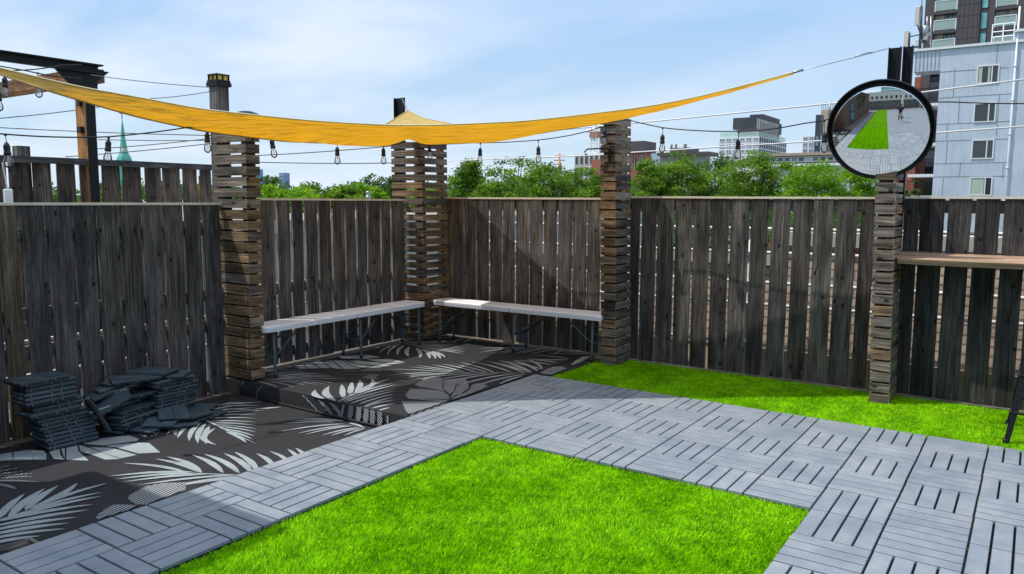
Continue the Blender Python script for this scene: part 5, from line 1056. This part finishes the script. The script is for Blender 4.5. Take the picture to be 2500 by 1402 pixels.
b = MB(); b.lathe((s0[0], s0[1], 0), prof, 8); b.sm = [False]*len(b.sm); b.build('roof', COPPER, cs); b = MB(); zt2 = atd(301, 292, 300)[2]; zc2 = atd(301, 277, 300)[2]; b.tube([(s0[0], s0[1], zt2), (s0[0], s0[1], zc2+.6)], .18, 5); b.tube([V(s0[0], s0[1], zc2-.2)-AR*1.0, V(s0[0], s0[1], zc2-.2)+AR*1.0], .16, 5); b.build('cross', CHAR, cs)
b = MB(); d0 = atd(302, 366, 297); b.box(d0, (1.5, 1.2, 1.2)); b.build('dormer', OFFW, cs)
for (x0, x1, yt, lab) in ((618, 642, 413, 'distant blue glass tower right beside the left pillar'), (681, 707, 422, 'distant blue glass tower rising behind the round dark tree')):
    rr_, a_, b_, c_ = block(lab, x0+(x1-x0)*.45, yt, 900, BLUEG, 'glass_tower', x0, x1)
    q = MB(); 
    for k in range(14): q.box(((b_+a_[0])/2, a_[1]-.4, a_[2]-4*k-3), (a_[0]-b_-.6, .6, .7))
    q.build('floor_bands', GREYW, rr_)

# ================================================================== TREES
def mesh_quads(name, v, tone, m, parent=None, offs=None):
    me = bpy.data.meshes.new(name); n = len(v)//4; me.vertices.add(len(v)); me.vertices.foreach_set('co', v.astype(np.float32).ravel()); me.loops.add(4*n); me.loops.foreach_set('vertex_index', np.arange(4*n, dtype=np.int32))
    me.polygons.add(n); me.polygons.foreach_set('loop_start', (np.arange(n)*4).astype(np.int32)); me.materials.append(m); a = me.attributes.new('tone', 'FLOAT', 'POINT'); a.data.foreach_set('value', np.repeat(tone, 4).astype(np.float32)); me.update(calc_edges=True)
    o = bpy.data.objects.new(name, me); COL.objects.link(o)
    if parent is not None: o.parent = parent
    return o
def leaf_cloud(cents, rads, nper, size, flat=.6, tone0=None):
    cs_, ts_ = [], []
    for i, (c, rr) in enumerate(zip(cents, rads)):
        n = max(4, int(nper*(rr/np.mean(rads))**2)); p = rng.normal(size=(n, 3)); p /= np.linalg.norm(p, axis=1)[:, None]; p *= rr*rng.uniform(.2, 1.25, n)[:, None]**.8; p[:, 2] *= flat
        cs_.append(c+p); ts_.append(np.clip((tone0[i] if tone0 is not None else .45)+.18*rng.standard_normal(n), 0, 1))
    C_ = np.concatenate(cs_); T = np.concatenate(ts_); n = len(C_)
    nn_ = rng.normal(size=(n, 3)); nn_[:, 2] = abs(nn_[:, 2])*1.1+.35; nn_ /= np.linalg.norm(nn_, axis=1)[:, None]
    a = np.cross(nn_, rng.normal(size=(n, 3))); a /= np.linalg.norm(a, axis=1)[:, None]; b_ = np.cross(nn_, a); s = size*rng.uniform(.55, 1.3, n)[:, None]
    v = np.stack([C_-a*s, C_-b_*s*.42+a*s*.1, C_+a*s, C_+b_*s*.42+a*s*.1], 1).reshape(-1, 3); return v, T
def tree(label, x, ytop, hw, D, mat, name='locust_tree', nclump=110, nper=90, ybot=570, squash=1.0, airy=.0, group=None, cat='tree', lsize=1.0, cone=0):
    top = atd(x, ytop, D); R_ = hw*1.22/F*D; zb = atd(x, ybot, D)[2]-.5; Hc = (top[2]-zb)/2*1.0; cen = V(top[0], top[1], zb+Hc)
    root = empty(name, (top[0], top[1], -9.5), label, cat, group); cents, rads, tone = [], [], []
    while len(cents) < nclump:
        p = rng.uniform(-1, 1, 3); rr = np.linalg.norm(p)
        if rr > 1 or rr < .38+.2*airy: continue
        zf_ = (p[2]+1)/2; k = 1-cone*zf_
        wob = 1+.16*math.sin(5*math.atan2(p[1], p[0])+x)+.10*math.sin(9*p[2]+x*.3)
        cents.append(cen+V(p[0]*R_*k*wob, p[1]*R_*k*wob, p[2]*Hc*.93)); rads.append(R_*random.uniform(.19, .36)); tone.append(random.uniform(.2, .75))
    v, T = leaf_cloud(cents, rads, nper, .0023*D*lsize, .44 if mat is not LEAFD else .62, tone); mesh_quads('crown', v-np.array(root.location), T, mat, root)
    b = MB(); base = V(top[0], top[1], -9.5); th = .012*R_*8; fork = V(top[0], top[1], cen[2]-Hc*.75); b.tube([base, base*.4+fork*.6+V(.1, 0, 0), fork], [th*1.6, th*1.2, th], 8)
    for i in random.sample(range(len(cents)), min(16, len(cents))):
        c = cents[i]; m_ = fork*.45+c*.55+V(0, 0, -.08*R_); b.tube([fork, fork*.7+m_*.3, m_, c], [th*.6, th*.45, th*.28, th*.1], 5)
    b.build('trunk', BARK, root); return root
for t in (('conical dense tree just right of the corner pillar', 1148, 376, 58, 42, LEAF, dict(cone=.62, nclump=120, nper=100)), ('open-crowned locust tree behind the conical tree', 1258, 368, 64, 52, LEAF, dict(airy=.6, nclump=85, nper=70)),
          ('low rounded locust tree in front of the open-crowned one', 1228, 430, 62, 38, LEAF, {}), ('broad locust tree between the right-hand sail bulbs', 1345, 400, 78, 44, LEAF, dict(nclump=130)), ('locust tree touching the middle pillar on its left', 1432, 400, 56, 46, LEAF, {}),
          ('locust tree touching the middle pillar on its right', 1585, 386, 58, 46, LEAF, {}), ('tall locust tree under the first bulb right of the middle pillar', 1663, 358, 74, 48, LEAF, dict(nclump=120, airy=.3)), ('dark locust tree in the middle of the right row', 1752, 376, 60, 50, LEAFD, dict(nclump=70)),
          ('wide flat-topped locust tree in front of the white apartment building', 1852, 357, 76, 44, LEAF, dict(nclump=140, airy=.4)), ('bright locust tree left of the mirror pillar', 1998, 388, 76, 38, LEAFB, dict(nclump=130)), ('bright locust tree partly behind the mirror', 2100, 402, 54, 40, LEAFB, {}),
          ('small leafy tree by the balconies right of the mirror pillar', 2232, 418, 18, 50, LEAFD, dict(nclump=26, nper=60)), ('low dark tree filling under the open-crowned locust', 1300, 448, 60, 55, LEAFD, {}), ('low dark tree under the right row of locusts', 1810, 440, 70, 55, LEAFD, {}),
          ('rounded dark tree on the horizon between left and corner pillars', 656, 422, 31, 150, LEAFD, dict(name='round_tree', nclump=80, nper=60)), ('small round tree on the horizon near the middle of the gap', 858, 437, 20, 160, LEAFD, dict(name='round_tree', nclump=50, nper=50)),
          ('taller round tree on the horizon left of the corner pillar', 925, 420, 42, 110, LEAFD, dict(name='round_tree', nclump=80, nper=60))):
    tree(t[0], *t[1:6], group='trees beyond the terrace', **t[6])
for i_, (x_, D_) in enumerate(((1130, 26), (1290, 28), (1420, 27), (1600, 26), (1730, 28), (1860, 27), (1990, 26), (2110, 27))):
    tree('low shrubby tree behind the board fence gaps, %s in the row from the corner pillar' % ['first', 'second', 'third', 'fourth', 'fifth', 'sixth', 'seventh', 'last'][i_], x_, 492, 85, D_, LEAFD, name='shrub', nclump=70, nper=70, ybot=640, group='low shrubs behind the long fence', cat='shrub')
for t in (('bright sumac bush nearest the left pillar', 680, 441, 62, 17, LEAFB), ('mid-green bush left of the bright valley of bushes', 755, 445, 60, 19, LEAF), ('mid-green bush in the middle of the gap over the left bench', 832, 449, 58, 19, LEAF), ('yellow-tipped bush behind the silver vent', 895, 447, 54, 20, LEAFB),
          ('dark bush touching the corner pillar', 952, 434, 44, 21, LEAFD), ('bright bush glimpsed through the corner pillar slats', 1030, 458, 60, 20, LEAFB), ('low bright bush in front of the others over the left bench', 740, 466, 75, 14.5, LEAFB)):
    tree(t[0], t[1], t[2], t[3], t[4], t[5], name='garden_bush', nclump=120, nper=95, group='bushes beyond the left bench', cat='bush', ybot=560, lsize=1.3)
cents, rads, tone = [], [], []
for k in range(520):
    x = random.uniform(-200, 2450); D = random.uniform(120, 190); y_ = 470+8*math.sin(x*.011)+5*math.sin(x*.043)+random.uniform(0, 26); c = atd(x, y_, D); cents.append(c); rads.append(random.uniform(1.6, 3.2)); tone.append(random.uniform(.2, .8))
v, T = leaf_cloud(cents, rads, 60, .55, .8, tone); o = mesh_quads('distant_wood', v, T, LEAFD); tag(o, 'continuous green band of distant treetops along the horizon', 'wood', kind='stuff')

# ================================================================== BEHIND THE PHOTOGRAPHER (seen in the convex mirror)
hs = empty('brick_outbuilding', (-2.6, -6, 0), 'dark brick outbuilding with a glazed door beside the terrace, seen reflected in the mirror', 'building')
b = MB(); b.box((-2.2, -7.0, 1.50), (1.40, 8.9, 3.25)); b.build('wall', BRICKY, hs); b = MB(); b.box((-2.2, -7.0, 3.17), (1.62, 9.1, .10)); b.build('roof', CHAR, hs)
b = MB(); b.box((-1.485, -4.2, 1.0), (.05, 1.0, 2.15)); d_ = b.build('door', CHAR, hs)
for z in (.6, 1.5): q = MB(); q.box((-1.455, -4.2, z), (.02, .74, .72)); q.build('pane', GLASSB, d_)
cents = [V(-1.46, random.uniform(-8.5, -5.6), random.uniform(1.2, 2.9)) for _ in range(40)]; v, T = leaf_cloud(cents, [random.uniform(.15, .3) for _ in cents], 60, .05, .9, [random.uniform(.2, .7) for _ in cents])
tag(mesh_quads('ivy', v, T, LEAFD), 'ivy climbing the brick outbuilding, seen reflected in the mirror', 'plant')
eb_ = [(-2.2+.17*k, -2.2+.17*k+.145) for k in range(62)]
fence('dark board fence across the far end of the terrace, seen reflected in the mirror', 'Y', -12.8, (0, 1, 0), eb_, 1.9, 0, (.35, .5), (1.5, .5))
eb_ = [(-12.6+.17*k, -12.6+.17*k+.145) for k in range(88)]
fence('dark board fence along the right side of the terrace, seen reflected in the mirror', 'X', 8.4, (-1, 0, 0), eb_, 1.5, 0, (.35, .5), (1.3, .5))
fb = empty('white_block', (3, -40, -9.5), 'long pale building with a row of small windows, seen reflected in the mirror', 'building'); b = MB(); b.box((2, -44, -1.2), (70, 8, 16)); b.build('wall', OFFW, fb)
for k in range(22): window(fb, (28-2.6*k, -39.97, 2.7), -X_, Y_, 1.1, 1.7, CHAR, GLASS, .1)
gt = empty('teal_tower', (6, -80, -9.5), 'teal glass tower behind the pale building, seen reflected in the mirror', 'building'); b = MB(); b.box((8, -85, 12), (26, 12, 44)); b.build('wall', GLASSG, gt)
b = MB()
for k in range(9): b.box((8, -78.8, 2+k*3.6), (26.2, .3, .7))
b.build('floor_bands', WHITE, gt)
um = empty('patio_umbrella', (3.2, -5.2, 0), 'closed beige patio umbrella behind the photographer, seen reflected in the mirror', 'umbrella')
b = MB(); b.tube([(3.2, -5.2, 0), (3.2, -5.2, 2.5)], .02, 8); b.lathe((3.2, -5.2, 0), [(.25, 0), (.25, .06), (.04, .1)], 16); b.build('pole', CHAR, um)
b = MB(); prof = [(.02, 1.0), (.16, 1.02), (.13, 1.5), (.09, 2.0), (.02, 2.45)]; b.lathe((3.2, -5.2, 0), prof, 10); b.build('canopy', OFFW, um)

# the photographer: one continuous skinned body, phone held up in both hands
back = np.array([-AF[0], -AF[1], 0.]); back /= np.linalg.norm(back); side = np.array([AR[0], AR[1], 0.]); side /= np.linalg.norm(side)
O = np.array([CAM[0], CAM[1], 0.])+back*.46+side*.04
def bp(s, f, z): return O+side*s-back*f+V(0, 0, z)
J = {}; vv, ee, rr_ = [], [], []
def jn(name, s, f, z, r, par=None):
    J[name] = len(vv); vv.append(tuple(bp(s, f, z))); rr_.append(r)
    if par: ee.append((J[par], J[name]))
jn('pelvis', 0, 0, .84, .135); jn('waist', 0, 0, 1.00, .120, 'pelvis'); jn('chest', 0, .01, 1.18, .140, 'waist'); jn('neck', 0, .01, 1.345, .055, 'chest'); jn('headb', 0, .03, 1.42, .066, 'neck'); jn('headm', 0, .035, 1.49, .086, 'headb'); jn('headt', 0, .025, 1.56, .070, 'headm')
for s, n in ((-1, 'l'), (1, 'r')):
    jn('hip'+n, s*.095, 0, .80, .095, 'pelvis'); jn('thi'+n, s*.105, .01, .62, .078, 'hip'+n); jn('kn'+n, s*.115, .015, .44, .054, 'thi'+n); jn('cal'+n, s*.12, 0, .30, .052, 'kn'+n); jn('an'+n, s*.125, -.01, .085, .036, 'cal'+n); jn('he'+n, s*.125, .01, .045, .036, 'an'+n); jn('to'+n, s*.135, .15, .035, .030, 'he'+n)
    jn('sh'+n, s*.175, .01, 1.30, .055, 'chest'); jn('ua'+n, s*.235, .03, 1.17, .046, 'sh'+n); jn('el'+n, s*.255, .10, 1.06, .037, 'ua'+n); jn('fa'+n, s*.20, .23, 1.17, .032, 'el'+n); jn('wr'+n, s*.125, .345, 1.275, .023, 'fa'+n); jn('pa'+n, s*.098, .385, 1.315, .027, 'wr'+n)
    for k in range(4):
        zz = 1.352-.020*k; jn('f%d%s' % (k, n), s*(.088), .412, zz, .0095, 'pa'+n); jn('g%d%s' % (k, n), s*.072, .432-.002*k, zz+.004, .0085, 'f%d%s' % (k, n)); jn('h%d%s' % (k, n), s*(.052+.003*k), .440, zz+.002, .007, 'g%d%s' % (k, n))
    jn('t0'+n, s*.090, .395, 1.290, .0105, 'pa'+n); jn('t1'+n, s*.068, .408, 1.292, .009, 't0'+n)
pm = bpy.data.meshes.new('person'); pm.from_pydata(vv, ee, []); pm.update(); pr_ = bpy.data.objects.new('body', pm); COL.objects.link(pr_); pm.materials.append(SKIN)
sk = pr_.modifiers.new('skin', 'SKIN'); sk.use_smooth_shade = True; pm.skin_vertices or None
for i, r_ in enumerate(rr_): d_ = pm.skin_vertices[0].data[i]; d_.radius = (r_, r_*(.82 if i in (J['pelvis'], J['waist'], J['chest']) else 1)); d_.use_root = (i == 0)
su = pr_.modifiers.new('sub', 'SUBSURF'); su.levels = 2; su.render_levels = 2
person = empty('person', tuple(bp(0, 0, 0)), 'person in black top and pale shorts holding up a phone, reflected in the mirror', 'person'); pr_.parent = person; pr_.location = -person.location
def sleeve(name, pts, rs, m, n=14): b = MB(); b.tube([bp(*p) for p in pts], rs, n); return b.build(name, m, person)
b = MB(); vs = []
prof = [(.80, .150, .115), (.88, .152, .120), (1.0, .140, .112), (1.12, .158, .120), (1.24, .176, .118), (1.31, .165, .095), (1.345, .095, .070), (1.36, .07, .06)]
for (z, a, c) in prof:
    for k in range(20): t = 2*math.pi*k/20; vs.append(bp(a*math.cos(t)*1.08, .008+c*math.sin(t)*1.08, z))
b.add(vs, [(i*20+k, i*20+(k+1) % 20, (i+1)*20+(k+1) % 20, (i+1)*20+k) for i in range(len(prof)-1) for k in range(20)], smooth=True); b.build('top', CLOTHB, person)
for s in (-1, 1):
    sleeve('sleeve', [(s*.16, .01, 1.31), (s*.20, .015, 1.25), (s*.238, .035, 1.16)], [.068, .064, .058], CLOTHB)
    sleeve('shorts_leg', [(s*.075, 0, .90), (s*.095, 0, .80), (s*.11, .01, .52)], [.105, .112, .092], CLOTHW)
    b = MB(); b.box(bp(s*.13, .075, .035), (.10, .10, .06), cham=.02); b.tube([bp(s*.125, -.03, .045), bp(s*.13, .07, .040), bp(s*.137, .165, .032)], [.045, .048, .036], 10); b.build('shoe', SHOE, person)
b = MB(); hd = bp(0, .012, 1.505); b.lathe(hd, [(.098, -.02), (.101, .02), (.092, .06), (.066, .092), (.03, .108), (.0, .112)], 16); b.lathe(hd+back*.03, [(.05, -.09), (.09, -.05), (.092, 0)], 16); b.build('hair', HAIR, person)
for s in (-1, 1):
    b = MB(); b.lathe(bp(s*.032, .112, 1.497), [(.013, -.002), (.009, .004), (0, .006)], 10, axis=-back); b.build('eye', CLOTHW, person); b = MB(); b.lathe(bp(s*.032, .117, 1.497), [(.006, 0), (0, .003)], 8, axis=-back); b.build('pupil', HAIR, person)
    b = MB(); b.lathe(bp(s*.094, .02, 1.49), [(.02, -.004), (.022, .004), (.012, .008)], 10, axis=side*s); b.build('ear', SKIN, person)
b = MB(); b.tube([bp(0, .112, 1.50), bp(0, .130, 1.470), bp(0, .118, 1.463)], [.008, .013, .008], 8); b.build('nose', SKIN, person); b = MB(); b.tube([bp(-.022, .112, 1.437), bp(0, .118, 1.435), bp(.022, .112, 1.437)], [.004, .006, .004], 6); b.build('mouth', plain('lips', (.22, .08, .06), .5), person)
R_p = np.column_stack([AR, -AF, AU]); b = MB(); b.box(CAM-AF*.018-AU*.022+AR*.004, (.150, .008, .074), R=R_p); b.box(CAM-AF*.0135-AU*.0, (.03, .003, .03), R=R_p)
tag(b.build('phone', BLACK), 'black phone held up by the photographer, seen reflected in the mirror', 'phone')
